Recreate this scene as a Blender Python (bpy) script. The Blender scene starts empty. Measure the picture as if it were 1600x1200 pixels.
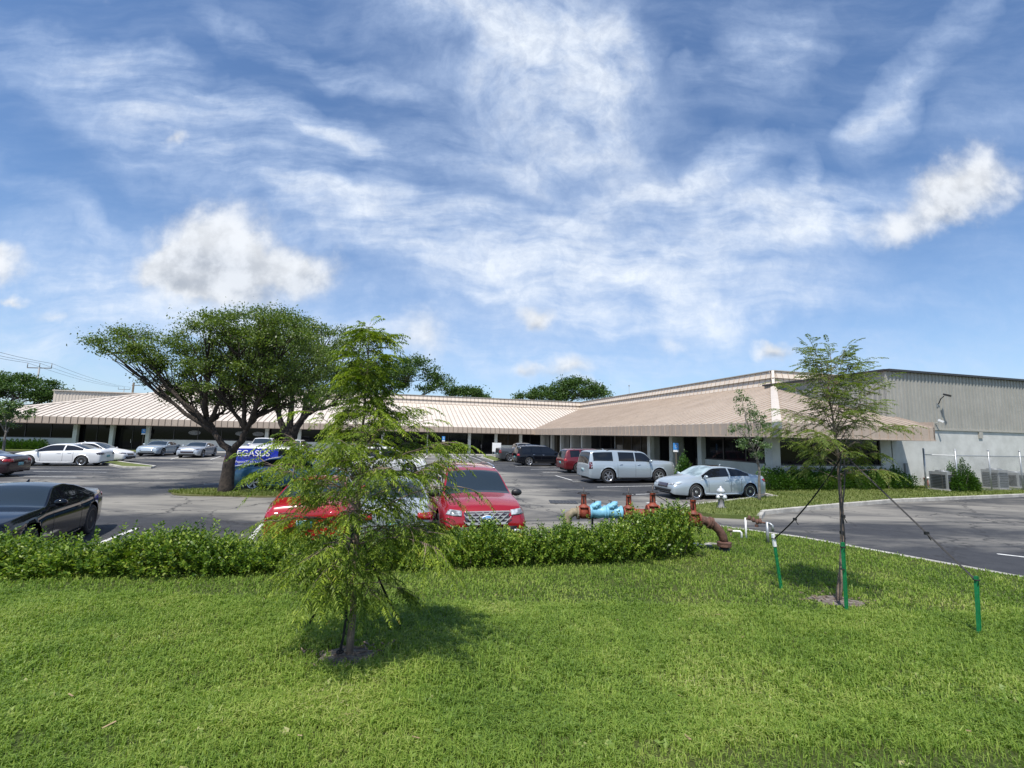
import bpy, bmesh, math, random
import numpy as np
from mathutils import Vector, Matrix
from mathutils.bvhtree import BVHTree
PI = math.pi
random.seed(7); rng = np.random.default_rng(7)
S = bpy.context.scene
COL = S.collection
# ------------------------------------------------------------------ camera
F0, PITCH, ROLL, CH = 700.0, 0.115, 0.022, 2.6
fwd = Vector((0, math.cos(PITCH), math.sin(PITCH)))
up0 = Vector((0, -math.sin(PITCH), math.cos(PITCH)))
rt = math.cos(ROLL)*Vector((1, 0, 0)) + math.sin(ROLL)*up0
upv = -math.sin(ROLL)*Vector((1, 0, 0)) + math.cos(ROLL)*up0
cam = bpy.data.cameras.new('camera'); co = bpy.data.objects.new('camera', cam); COL.objects.link(co)
M = Matrix((rt, upv, -fwd)).transposed().to_4x4(); M.translation = Vector((0, 0, CH))
co.matrix_world = M
cam.sensor_width = 36; cam.lens = 36*F0/1600; cam.clip_start = .05; cam.clip_end = 4000
S.camera = co
S.render.resolution_x = 1024; S.render.resolution_y = 768
S.view_settings.view_transform = 'Standard'; S.view_settings.look = 'None'
S.view_settings.exposure = 0.18; S.view_settings.gamma = 1

def pray(px, py):
    return fwd*F0 + rt*(px-800) + upv*(600-py)
def G(px, py, h=0.0):                       # point of the horizontal plane z=h seen at a photo pixel
    v = pray(px, py); t = (h-CH)/v.z
    return Vector((v.x*t, v.y*t, h))
def at(px, py, Y):                          # point at distance Y seen at a photo pixel
    v = pray(px, py); t = Y/v.y
    return Vector((v.x*t, Y, CH+v.z*t))
def projx(P):
    q = Vector(P)-Vector((0, 0, CH)); return 800+F0*q.dot(rt)/q.dot(fwd)
def along(P, D, px, h, lo=-80, hi=120):     # parameter t on the plan line P+tD whose point at height h shows at column px
    f = lambda t: projx((P[0]+t*D[0], P[1]+t*D[1], h))-px
    a, b = lo, hi
    fa = f(a)
    for _ in range(60):
        m = (a+b)/2
        if (f(m) > 0) == (fa > 0): a = m
        else: b = m
    return (a+b)/2

# ------------------------------------------------------------------ sun and sky
SUN_EL = math.radians(64)
sx, sy = -0.37, -0.93
n_ = math.hypot(sx, sy); sx /= n_; sy /= n_
sdir = Vector((sx*math.cos(SUN_EL), sy*math.cos(SUN_EL), math.sin(SUN_EL)))
sl = bpy.data.lights.new('sun', 'SUN'); sl.energy = 4.9; sl.angle = math.radians(.55); sl.color = (1, .95, .87)
so = bpy.data.objects.new('sun', sl); COL.objects.link(so); so.rotation_euler = sdir.to_track_quat('Z', 'Y').to_euler()

class NT:
    def __init__(s, tree): s.t = tree
    def n(s, typ, **k):
        x = s.t.nodes.new(typ)
        for a, b in k.items(): setattr(x, a, b)
        return x
    def put(s, inp, v):
        if v is None: return
        if hasattr(v, 'is_output') or isinstance(v, bpy.types.NodeSocket): s.t.links.new(v, inp)
        else: inp.default_value = v
    def m(s, op, a, b=None, c=None, clamp=False):
        x = s.n('ShaderNodeMath', operation=op, use_clamp=clamp)
        for i, v in enumerate((a, b, c)): s.put(x.inputs[i], v)
        return x.outputs[0]
    def v(s, op, a, b=None, scale=None):
        x = s.n('ShaderNodeVectorMath', operation=op)
        s.put(x.inputs[0], a); s.put(x.inputs[1], b)
        if scale is not None: s.put(x.inputs['Scale'], scale)
        return x.outputs[1] if op in ('LENGTH', 'DOT_PRODUCT', 'DISTANCE') else x.outputs[0]
    def noise(s, vec, scale, detail=4, rough=.55, dist=0, col=False):
        x = s.n('ShaderNodeTexNoise'); s.put(x.inputs['Vector'], vec)
        x.inputs['Scale'].default_value = scale; x.inputs['Detail'].default_value = detail
        x.inputs['Roughness'].default_value = rough; x.inputs['Distortion'].default_value = dist
        return x.outputs['Color' if col else 'Fac']
    def ramp(s, v, a, b, lo=0., hi=1., smooth=True):
        x = s.n('ShaderNodeMapRange', interpolation_type='SMOOTHSTEP' if smooth else 'LINEAR')
        s.put(x.inputs[0], v)
        for i, q in zip((1, 2, 3, 4), (a, b, lo, hi)): s.put(x.inputs[i], q)
        return x.outputs[0]
    def mix(s, f, a, b, bt='MIX'):
        x = s.n('ShaderNodeMix', data_type='RGBA', blend_type=bt)
        s.put(x.inputs[0], f); s.put(x.inputs[6], a); s.put(x.inputs[7], b)
        return x.outputs[2]
    def comb(s, a, b, c):
        x = s.n('ShaderNodeCombineXYZ')
        for i, v in enumerate((a, b, c)): s.put(x.inputs[i], v)
        return x.outputs[0]
    def sep(s, a):
        x = s.n('ShaderNodeSeparateXYZ'); s.put(x.inputs[0], a); return x.outputs

def build_world():
    w = bpy.data.worlds.new('World'); S.world = w; w.use_nodes = True
    t = w.node_tree; t.nodes.clear(); N = NT(t)
    out = N.n('ShaderNodeOutputWorld'); bg = N.n('ShaderNodeBackground')
    t.links.new(bg.outputs[0], out.inputs[0])
    sky = N.n('ShaderNodeTexSky', sky_type='NISHITA', sun_disc=False, sun_elevation=SUN_EL,
              sun_rotation=math.atan2(sx, sy), air_density=1.0, dust_density=.6, ozone_density=2.0, altitude=0)
    base = N.mix(1.0, sky.outputs[0], (.77, .91, 1.05, 1), 'MULTIPLY')
    tc = N.n('ShaderNodeTexCoord').outputs['Generated']
    X, Y, Z = N.sep(tc)
    yy = N.m('MAXIMUM', N.m('ABSOLUTE', Y), .12)
    uv = N.comb(N.m('DIVIDE', X, yy), N.m('DIVIDE', Z, yy), 0)
    w1 = N.v('SCALE', N.v('SUBTRACT', N.noise(uv, 2.2, 3, .5, col=True), (.5, .5, .5)), scale=.34)
    w2 = N.v('SCALE', N.v('SUBTRACT', N.noise(uv, 9.0, 4, .55, col=True), (.5, .5, .5)), scale=.12)
    wu = N.v('ADD', N.v('ADD', uv, w1), w2)
    wc = N.v('ADD', uv, w2)
    fine = N.noise(N.v('ADD', uv, w1), 5.0, 8, .6)
    def c2(px, py):
        v = pray(px, py); return v.x/v.y, v.z/v.y
    def blob(src, px, py, rx, ry, ang, k, hard=.0):
        return (src, px, py, rx, ry, ang, k)
    def total(lst):
        r = None
        for x in lst:
            if isinstance(x, tuple):
                src, px, py, rx, ry, ang, k = x
                cu, cv = c2(px, py)
                e = N.n('ShaderNodeMapping', vector_type='TEXTURE'); N.put(e.inputs[0], src)
                e.inputs['Location'].default_value = (cu, cv, 0); e.inputs['Rotation'].default_value = (0, 0, math.radians(ang))
                e.inputs['Scale'].default_value = (rx*1.5/F0, ry*1.5/F0, 1)
                gr = N.n('ShaderNodeTexGradient', gradient_type='SPHERICAL'); N.put(gr.inputs[0], e.outputs[0])
                r = N.m('MULTIPLY_ADD', gr.outputs['Fac'], k*1.35, r if r is not None else 0.0)
            else: r = N.m('ADD', r, x) if r is not None else x
        return r
    # streaky high cloud, in three families of direction
    def streak(ang, sc, stretch):
        a = math.radians(ang)
        e = N.n('ShaderNodeMapping'); N.put(e.inputs[0], N.v('ADD', uv, N.v('SCALE', w1, scale=.55)))
        e.inputs['Rotation'].default_value = (0, 0, -a); e.inputs['Scale'].default_value = (1, stretch, 1)
        return N.noise(e.outputs[0], sc, 9, .60)
    sA = streak(-24, 2.6, 4.2); sB = streak(22, 3.0, 3.0); sC = streak(2, 2.4, 5.0)
    famA = total([blob(wu, *b) for b in (
        (380, 175, 300, 40, -24, .55), (505, 220, 90, 30, -28, .45), (480, 92, 230, 26, -21, .40), (160, 120, 260, 60, -25, .30),
        (380, 275, 300, 55, -24, .55), (600, 345, 240, 60, -16, .50), (215, 270, 120, 30, -30, .25), (120, 345, 150, 25, -25, .3),
        (700, 240, 170, 60, -10, .30))])
    famB = total([blob(wu, *b) for b in (
        (1120, 262, 120, 30, 22, .55), (1000, 300, 150, 36, 28, .55), (1130, 345, 250, 60, 8, .78), (1320, 330, 130, 45, 22, .60),
        (1185, 75, 130, 60, 55, .42), (1255, 60, 90, 40, 70, .35), (1440, 90, 150, 38, 45, .45), (1385, 185, 80, 50, 60, .55),
        (1250, 265, 45, 20, 70, .45), (1080, 95, 40, 25, 50, .4), (1130, 410, 230, 60, 14, .45), (1560, 190, 120, 60, 40, .2))])
    famC = total([blob(wu, *b) for b in (
        (760, 395, 330, 60, -10, .70), (980, 430, 300, 50, 3, .68), (900, 490, 420, 26, 5, .42), (1150, 500, 260, 24, 10, .4),
        (150, 430, 260, 65, -8, .55), (650, 540, 420, 36, -5, .42), (60, 520, 300, 45, 0, .40), (1250, 560, 420, 30, 0, .22),
        (950, 345, 180, 40, 5, .4), (400, 480, 260, 50, 0, .3))])
    big = total([blob(wu, *b) for b in (
        (790, 60, 190, 130, -12, .68), (890, 150, 140, 140, -50, .56), (930, 50, 90, 80, 0, .45), (850, 270, 130, 70, 10, .40), (940, 190, 60, 90, 0, .35),
        (700, 30, 160, 70, -20, .3))])
    def dens(fam, nz, a, b): return N.m('MULTIPLY', fam, N.ramp(nz, a, b, .12, 1.55))
    thin = N.m('MULTIPLY', N.ramp(sA, .35, .80, 0, 1), .22)
    dc = total([dens(famA, sA, .26, .74), dens(famB, sB, .26, .74), dens(famC, sC, .26, .74), dens(big, fine, .18, .72), thin])
    hz = N.ramp(N.sep(uv)[1], .62, -.02, 0, .50)
    dc = N.m('ADD', dc, N.m('MULTIPLY', hz, N.ramp(fine, .2, .7, .55, 1.0)))
    dc = N.m('MULTIPLY', N.m('SUBTRACT', 1.0, N.m('POWER', 2.718, N.m('MULTIPLY', dc, -1.05))), 1.0, clamp=True)
    # heaped cloud
    puff = N.noise(uv, 13.0, 7, .6)
    cum = [(325, 380, 100, 58, 12, .92), (400, 425, 120, 50, -5, .72), (485, 408, 50, 42, 0, .50), (265, 425, 60, 34, 0, .6), (310, 462, 90, 25, 0, .5),
           (1520, 285, 85, 62, 5, .80), (1395, 352, 62, 46, 0, .55), (1460, 325, 60, 40, 20, .40), (1212, 542, 34, 20, 0, .8), (835, 494, 30, 22, 0, .72),
           (885, 572, 52, 20, 8, .62), (820, 575, 20, 18, 0, .45), (8, 405, 48, 36, 0, .7), (12, 468, 26, 10, 0, .6), (660, 520, 50, 60, 30, .5),
           (1050, 548, 46, 18, 10, .32), (278, 216, 24, 14, 20, .55), (80, 498, 50, 12, 0, .4), (920, 600, 60, 10, 0, .4)]
    dm = total([blob(wc, *b, .1) for b in cum])
    dm = N.ramp(N.m('ADD', dm, N.m('MULTIPLY', N.m('SUBTRACT', puff, .5), .85)), .10, .92, 0, .92)
    # shade at the foot of each heap
    cs = []
    for b in cum[:12]:
        cu, cv = c2(b[0], b[1]+b[3]*.62)
        cs.append(blob(wc, b[0]+b[2]*.10, b[1]+b[3]*.55, b[2]*.85, b[3]*.42, 0, .75, .0))
    sh = N.m('MULTIPLY', total(cs), N.ramp(puff, .65, .3, .35, 1.0), clamp=True)
    lump = N.ramp(puff, .35, .65, .80, 1.0)
    cc = N.mix(sh, (.86, .89, .93, 1), (.50, .55, .63, 1))
    cc = N.mix(1.0, cc, N.comb(lump, lump, lump), 'MULTIPLY')
    # everything is in picture brightness here, the strength below scales the sky only
    STR = .138
    skyc = N.v('SCALE', base, scale=STR)
    hi = N.mix(N.ramp(N.m('ADD', dc, N.m('MULTIPLY', fine, .4)), .55, 1.15, 0, 1), (.54, .67, .90, 1), (.84, .90, .98, 1))
    wisp = N.noise(N.v('ADD', uv, w2), 26.0, 5, .65)
    dc = N.m('MULTIPLY', dc, N.ramp(wisp, .25, .75, .80, 1.14), clamp=True)
    c = N.mix(dc, skyc, hi)
    c = N.mix(dm, c, cc)
    low = N.ramp(Z, -.04, .0, 0, 1)
    c = N.mix(low, (.22, .27, .30, 1), c)
    N.put(bg.inputs[0], c); bg.inputs[1].default_value = .98
build_world()
S.world.cycles.sampling_method = 'NONE'

# ------------------------------------------------------------------ object helpers
def tag(o, label=None, cat=None, group=None, kind=None):
    if label: o['label'] = label
    if cat: o['category'] = cat
    if group: o['group'] = group
    if kind: o['kind'] = kind
    return o
def empty(name, loc=(0, 0, 0), rz=0.0, label=None, cat=None, group=None):
    o = bpy.data.objects.new(name, None); COL.objects.link(o); o.location = loc; o.rotation_euler = (0, 0, rz)
    o.empty_display_size = .2
    return tag(o, label, cat, group)
def add_mesh(name, me, mat=None, parent=None):
    if mat is not None and not me.materials: me.materials.append(mat)
    o = bpy.data.objects.new(name, me); COL.objects.link(o)
    if parent: o.parent = parent
    return o
def copy_tree(o, parent=None):
    c = o.copy(); COL.objects.link(c); c.parent = parent
    for ch in list(o.children): copy_tree(ch, c)
    return c

class MB:
    def __init__(s): s.v = []; s.f = []; s.sm = []
    def quadmesh(s, vs, fs, smooth=False):
        b = len(s.v); s.v += [tuple(p) for p in vs]
        for f in fs: s.f.append(tuple(i+b for i in f)); s.sm.append(smooth)
        return s
    def box(s, c, d, M=None, rz=0.0):
        x, y, z = d[0]/2, d[1]/2, d[2]/2
        vs = [Vector((i*x, j*y, k*z)) for k in (-1, 1) for j in (-1, 1) for i in (-1, 1)]
        if rz: R = Matrix.Rotation(rz, 3, 'Z'); vs = [R@v for v in vs]
        vs = [v+Vector(c) for v in vs]
        if M is not None: vs = [M@v for v in vs]
        return s.quadmesh(vs, [(0, 2, 3, 1), (4, 5, 7, 6), (0, 1, 5, 4), (2, 6, 7, 3), (0, 4, 6, 2), (1, 3, 7, 5)])
    def bar(s, a, b, w, t, up=(0, 0, 1)):          # box along a-b
        a = Vector(a); b = Vector(b); d = (b-a); L = d.length; d.normalize()
        side = d.cross(Vector(up))
        if side.length < 1e-4: side = d.cross(Vector((1, 0, 0)))
        side.normalize(); u = side.cross(d)
        R = Matrix((d, side, u)).transposed()
        m = (a+b)/2
        vs = [m + R@Vector((i*L/2, j*w/2, k*t/2)) for k in (-1, 1) for j in (-1, 1) for i in (-1, 1)]
        return s.quadmesh(vs, [(0, 2, 3, 1), (4, 5, 7, 6), (0, 1, 5, 4), (2, 6, 7, 3), (0, 4, 6, 2), (1, 3, 7, 5)])
    def tube(s, pts, rad, n=8, cap=True, smooth=True):
        pts = [Vector(p) for p in pts]
        if not hasattr(rad, '__len__'): rad = [rad]*len(pts)
        vs = []; prev = None
        for i, p in enumerate(pts):
            d = (pts[min(i+1, len(pts)-1)]-pts[max(i-1, 0)])
            if d.length < 1e-9: d = Vector((0, 0, 1))
            d.normalize()
            if prev is None:
                a = d.cross(Vector((0, 0, 1)))
                if a.length < .05: a = d.cross(Vector((1, 0, 0)))
            else: a = prev - d*prev.dot(d)
            a.normalize(); prev = a; b = d.cross(a)
            for k in range(n):
                t = 2*PI*k/n; vs.append(p+(a*math.cos(t)+b*math.sin(t))*rad[i])
        fs = []
        for i in range(len(pts)-1):
            for k in range(n):
                fs.append((i*n+k, i*n+(k+1) % n, (i+1)*n+(k+1) % n, (i+1)*n+k))
        s.quadmesh(vs, fs, smooth)
        if cap:
            b = len(s.v)-len(vs)
            s.f.append(tuple(b+k for k in range(n))[::-1]); s.sm.append(False)
            s.f.append(tuple(b+(len(pts)-1)*n+k for k in range(n))); s.sm.append(False)
        return s
    def lathe(s, prof, n=24, M=None, smooth=True):  # prof (r,z) around z
        vs = []
        for r, z in prof:
            for k in range(n):
                t = 2*PI*k/n; v = Vector((r*math.cos(t), r*math.sin(t), z)); vs.append(M@v if M is not None else v)
        fs = [(i*n+k, i*n+(k+1) % n, (i+1)*n+(k+1) % n, (i+1)*n+k) for i in range(len(prof)-1) for k in range(n)]
        return s.quadmesh(vs, fs, smooth)
    def poly(s, pts, z0=None): 
        b = len(s.v); s.v += [tuple(p) for p in pts]; s.f.append(tuple(range(b, b+len(pts)))); s.sm.append(False); return s
    def prism(s, pts, z0, z1):
        n = len(pts); vs = [(p[0], p[1], z0) for p in pts]+[(p[0], p[1], z1) for p in pts]
        fs = [tuple(range(n))[::-1], tuple(range(n, 2*n))]+[(i, (i+1) % n, n+(i+1) % n, n+i) for i in range(n)]
        return s.quadmesh(vs, fs)
    def mesh(s, name):
        me = bpy.data.meshes.new(name); me.from_pydata(s.v, [], s.f)
        me.polygons.foreach_set('use_smooth', s.sm); me.update(); return me
    def build(s, name, mat, parent=None, label=None, cat=None, group=None, kind=None):
        o = add_mesh(name, s.mesh(name), mat, parent); return tag(o, label, cat, group, kind)

def soup(name, V, nper, mat, parent=None):        # numpy array of polygons (each nper verts) -> mesh
    V = np.ascontiguousarray(V, dtype=np.float32).reshape(-1, 3); nv = len(V); nf = nv//nper
    me = bpy.data.meshes.new(name); me.vertices.add(nv); me.vertices.foreach_set('co', V.ravel())
    me.loops.add(nv); me.loops.foreach_set('vertex_index', np.arange(nv, dtype=np.int32))
    me.polygons.add(nf); me.polygons.foreach_set('loop_start', np.arange(0, nv, nper, dtype=np.int32))
    try: me.polygons.foreach_set('loop_total', np.full(nf, nper, dtype=np.int32))
    except Exception: pass
    me.update(calc_edges=True)
    return add_mesh(name, me, mat, parent)

# ------------------------------------------------------------------ materials
def mat(name, color=(.5, .5, .5), rough=.6, metal=0., var=0., vscale=3., bump=0., bscale=20., coat=0., spec=.5, col2=None, island=0.):
    m = bpy.data.materials.new(name); m.use_nodes = True; t = m.node_tree; N = NT(t)
    b = t.nodes['Principled BSDF']
    b.inputs['Roughness'].default_value = rough; b.inputs['Metallic'].default_value = metal
    b.inputs['Specular IOR Level'].default_value = spec
    if coat: b.inputs['Coat Weight'].default_value = coat; b.inputs['Coat Roughness'].default_value = .04
    c = (*color, 1)
    if var or col2 or bump:
        P = N.n('ShaderNodeTexCoord').outputs['Object']
    if var or col2:
        c2 = (*col2, 1) if col2 else tuple(max(0, x*(1-var)) for x in color)+(1,)
        nz = N.ramp(N.noise(P, vscale, 6, .6), .35, .65, 0, 1)
        N.put(b.inputs['Base Color'], N.mix(nz, c, c2))
    else: b.inputs['Base Color'].default_value = c
    if bump:
        bp = N.n('ShaderNodeBump'); bp.inputs['Strength'].default_value = bump; bp.inputs['Distance'].default_value = .02
        N.put(bp.inputs['Height'], N.noise(P, bscale, 5, .6)); N.put(b.inputs['Normal'], bp.outputs[0])
    return m

def leafmat(name, cols, trans=.35, rough=.5, spec=.4, big=0., bsc=1.3):
    m = bpy.data.materials.new(name); m.use_nodes = True; t = m.node_tree; N = NT(t)
    b = t.nodes['Principled BSDF']; out = t.nodes['Material Output']
    g = N.n('ShaderNodeNewGeometry')
    cr = N.n('ShaderNodeValToRGB'); cr.color_ramp.interpolation = 'LINEAR'
    els = cr.color_ramp.elements
    while len(els) < len(cols): els.new(.5)
    for i, (p, c) in enumerate(cols): els[i].position = p; els[i].color = (*c, 1)
    f = g.outputs['Random Per Island']
    if big:
        P = N.n('ShaderNodeTexCoord').outputs['Object']
        f = N.m('ADD', N.m('MULTIPLY', f, 1-big), N.m('MULTIPLY', N.ramp(N.noise(P, bsc, 5, .62), .3, .7, 0, 1), big))
    N.put(cr.inputs[0], f)
    N.put(b.inputs['Base Color'], cr.outputs[0]); b.inputs['Roughness'].default_value = rough
    b.inputs['Specular IOR Level'].default_value = spec
    tr = N.n('ShaderNodeBsdfTranslucent'); N.put(tr.inputs[0], N.mix(1.0, cr.outputs[0], (1.35, 1.45, .5, 1), 'MULTIPLY'))
    ms = N.n('ShaderNodeMixShader'); ms.inputs[0].default_value = trans
    t.links.new(b.outputs[0], ms.inputs[1]); t.links.new(tr.outputs[0], ms.inputs[2]); t.links.new(ms.outputs[0], out.inputs[0])
    return m

M_ = {}
M_['concrete'] = mat('concrete', (.46, .44, .40), .85, var=.3, vscale=2.5, bump=.3, bscale=40)
M_['walk'] = mat('walk', (.42, .41, .38), .85, var=.25, vscale=.8, bump=.2, bscale=30)
M_['stucco'] = mat('stucco', (.57, .575, .55), .9, col2=(.46, .465, .44), vscale=.9, bump=.5, bscale=35)
M_['stucco_white'] = mat('stucco_white', (.66, .68, .64), .85, var=.12, vscale=1.5, bump=.4, bscale=35)
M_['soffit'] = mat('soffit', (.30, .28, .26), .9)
M_['dark'] = mat('dark', (.012, .012, .013), .6)
M_['black'] = mat('black', (.02, .02, .022), .45)
M_['frame'] = mat('frame', (.035, .030, .028), .4)
M_['galv'] = mat('galv', (.42, .44, .46), .45, metal=.6, var=.2, vscale=6)
M_['wood'] = mat('wood', (.16, .13, .10), .9, var=.4, vscale=5)
M_['white'] = mat('white', (.8, .8, .8), .4)
M_['greypaint'] = mat('greypaint', (.26, .27, .275), .5)
M_['paint_line'] = mat('paint_line', (.72, .72, .70), .7, col2=(.42, .42, .41), vscale=7)
M_['paint_blue'] = mat('paint_blue', (.12, .40, .62), .7, var=.3, vscale=4)
M_['rubber'] = mat('rubber', (.022, .022, .023), .75)
M_['blue_sign'] = mat('blue_sign', (.05, .25, .60), .4)

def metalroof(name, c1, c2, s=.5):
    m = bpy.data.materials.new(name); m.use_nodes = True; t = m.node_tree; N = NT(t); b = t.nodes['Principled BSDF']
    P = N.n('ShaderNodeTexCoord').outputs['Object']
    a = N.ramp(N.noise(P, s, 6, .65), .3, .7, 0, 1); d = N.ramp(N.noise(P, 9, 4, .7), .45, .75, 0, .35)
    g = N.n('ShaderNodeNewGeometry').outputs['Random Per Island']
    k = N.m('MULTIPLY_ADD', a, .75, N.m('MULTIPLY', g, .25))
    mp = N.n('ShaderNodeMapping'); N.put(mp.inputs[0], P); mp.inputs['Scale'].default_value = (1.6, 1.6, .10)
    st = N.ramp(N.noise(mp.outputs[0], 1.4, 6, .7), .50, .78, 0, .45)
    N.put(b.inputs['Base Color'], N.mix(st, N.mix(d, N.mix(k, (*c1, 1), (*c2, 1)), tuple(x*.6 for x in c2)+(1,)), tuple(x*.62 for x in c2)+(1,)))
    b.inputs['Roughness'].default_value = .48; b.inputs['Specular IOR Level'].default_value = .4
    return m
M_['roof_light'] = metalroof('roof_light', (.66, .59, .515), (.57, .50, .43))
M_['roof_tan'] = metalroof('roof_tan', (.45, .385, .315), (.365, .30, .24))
M_['fascia'] = metalroof('fascia', (.50, .41, .33), (.42, .335, .27))
M_['seam_dark'] = mat('seam_dark', (.17, .13, .10), .5)  # dark brown carries the shadow lines of the ribs in its colour
M_['parapet'] = metalroof('parapet', (.70, .61, .515), (.62, .53, .445))
M_['corrugated'] = metalroof('corrugated', (.36, .35, .315), (.29, .285, .255), .8)
M_['grey_metal'] = metalroof('grey_metal', (.42, .40, .35), (.36, .34, .30))

def glassmat(name, c, rough=.04, spec=.8):
    return mat(name, c, rough, spec=spec)
M_['glass'] = mat('glass', (.006, .006, .007), .06, spec=.22)
M_['glass_blind'] = mat('glass_blind', (.045, .036, .026), .08, var=.4, vscale=1.5, spec=.25)
def carglass(name, c): return mat(name, c, .03, spec=.5)
M_['tint'] = carglass('tint', (.008, .010, .014))
M_['windscreen'] = carglass('windscreen', (.02, .03, .04))
M_['windscreen_reflection'] = mat('windscreen_reflection', (.33, .42, .45), .06, col2=(.14, .19, .21), vscale=2.2)  # bright bluish reflections put into the glass colour
M_['chrome'] = mat('chrome', (.75, .76, .78), .12, metal=1.)
M_['satin'] = mat('satin', (.60, .61, .63), .3, metal=.25, coat=.5)
M_['alloy'] = mat('alloy', (.62, .63, .65), .25, metal=.85)
M_['alloy_dark'] = mat('alloy_dark', (.05, .05, .055), .3, metal=.7)
M_['red_lens'] = mat('red_lens', (.35, .01, .012), .12, coat=1)
M_['dark_red_lens'] = mat('dark_red_lens', (.10, .006, .010), .12, coat=1)
M_['clear_lens'] = mat('clear_lens', (.50, .53, .56), .08, col2=(.12, .13, .14), vscale=9, coat=1)
M_['dark_lens'] = mat('dark_lens', (.04, .03, .04), .1, coat=1)
M_['amber'] = mat('amber', (.6, .2, .02), .2)
M_['plate'] = mat('plate', (.62, .66, .68), .4, col2=(.10, .35, .38), vscale=5)
def paint(name, c, metal=.0, rough=.28):
    return mat(name, c, rough, metal=metal, coat=.9)
P_ = dict(black=mat('paint_black', (.004, .005, .008), .10, spec=.35, coat=.25), white=paint('paint_white', (.70, .70, .70)),
          silver=paint('paint_silver', (.44, .47, .50), .45, .32), silver2=paint('paint_silver_cool', (.40, .46, .50), .4, .3),
          red=paint('paint_red', (.30, .006, .012), .15, .25), red2=paint('paint_bright_red', (.36, .006, .013), 0, .25),
          maroon=paint('paint_maroon', (.12, .006, .010), .2, .3), blue=paint('paint_blue_body', (.006, .02, .30), 0, .3),
          teal=paint('paint_sky_blue', (.05, .16, .26), .4, .28), grey=paint('paint_grey', (.06, .065, .07), .3, .3),
          grey2=paint('paint_mid_grey', (.22, .24, .26), .4, .3), darkred=paint('paint_dark_red', (.02, .006, .012), .2, .2))
# ------------------------------------------------------------------ ground
def lawn_h(x, y):
    y = np.asarray(y, dtype=float)
    t = np.clip((9.2-y)/8.0, 0, 1.05)
    return .13+.9*t**1.5 + .012*np.sin(x*1.3+y*.7)*np.clip(t*4, 0, 1)+.010*np.sin(x*3.1-y*2.3)*np.clip(t*4, 0, 1)
def lawn_edge(x):     # far edge of the near lawn as y(x)
    xs = [-40, -12, -6, 0, 3.6, 4.6, 5.9, 7.7, 9.95, 12, 20, 40]
    ys = [5.5, 7.6, 9.0, 9.9, 11.2, 13.4, 13.5, 12.0, 8.7, 6.4, 1.0, -8]
    return np.interp(x, xs, ys)

def asphalt():
    m = bpy.data.materials.new('asphalt'); m.use_nodes = True; t = m.node_tree; N = NT(t); b = t.nodes['Principled BSDF']
    P = N.n('ShaderNodeTexCoord').outputs['Object']
    mp = N.n('ShaderNodeMapping'); N.put(mp.inputs[0], P); mp.inputs['Scale'].default_value = (.35, 1.0, 1)
    mp.inputs['Rotation'].default_value = (0, 0, -.25)
    worn = N.noise(mp.outputs[0], .42, 9, .66, .5)
    spk = N.noise(P, 60, 3, .7); mid = N.noise(P, 3.0, 8, .7)
    # the drive aisles are worn paler than the stalls
    X, Y, Z = N.sep(P)
    l1 = N.m('ABSOLUTE', N.m('SUBTRACT', Y, N.m('MULTIPLY_ADD', X, .10, 16.5)))
    a1 = N.ramp(l1, 4.8, 1.0, 0, .34)
    l2 = N.m('ABSOLUTE', N.m('SUBTRACT', X, N.m('MULTIPLY_ADD', Y, -.25, 5.2)))
    a2 = N.ramp(l2, 4.2, 1.0, 0, .38)
    l3 = N.m('ABSOLUTE', N.m('SUBTRACT', X, N.m('MULTIPLY_ADD', Y, -.15, -16.5)))
    a3 = N.ramp(l3, 5.0, 1.0, 0, .28)
    l4 = N.m('ABSOLUTE', N.m('SUBTRACT', Y, N.m('MULTIPLY_ADD', X, .26, 47.5)))
    a4 = N.ramp(l4, 3.5, .5, 0, .40)
    aisle = N.m('MAXIMUM', N.m('MAXIMUM', a1, a2), N.m('MAXIMUM', a3, a4))
    w = N.ramp(N.m('ADD', worn, N.m('MULTIPLY', aisle, .46)), .48, .78, 0, 1)
    c = N.mix(N.ramp(mid, .3, .7, 0, 1), (.026, .028, .033, 1), (.042, .044, .050, 1))
    c = N.mix(w, c, (.25, .235, .205, 1))
    vo = N.n('ShaderNodeTexVoronoi', feature='DISTANCE_TO_EDGE'); vo.inputs['Scale'].default_value = .28
    N.put(vo.inputs['Vector'], N.v('ADD', P, N.v('SCALE', N.noise(P, 1.5, 5, .6, col=True), scale=1.2)))
    crack = N.ramp(vo.outputs[0], .014, .003, 0, .8)
    c = N.mix(crack, c, (.018, .018, .02, 1))
    c = N.mix(N.ramp(spk, .45, .75, 0, .22), c, (.20, .19, .18, 1))
    oil = N.ramp(N.noise(P, .9, 3, .5), .66, .74, 0, .5)
    c = N.mix(oil, c, (.02, .02, .022, 1))
    N.put(b.inputs['Base Color'], c); b.inputs['Roughness'].default_value = .8; b.inputs['Specular IOR Level'].default_value = .35
    bp = N.n('ShaderNodeBump'); bp.inputs['Strength'].default_value = .35; bp.inputs['Distance'].default_value = .01
    N.put(bp.inputs['Height'], spk); N.put(b.inputs['Normal'], bp.outputs[0])
    return m
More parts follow.
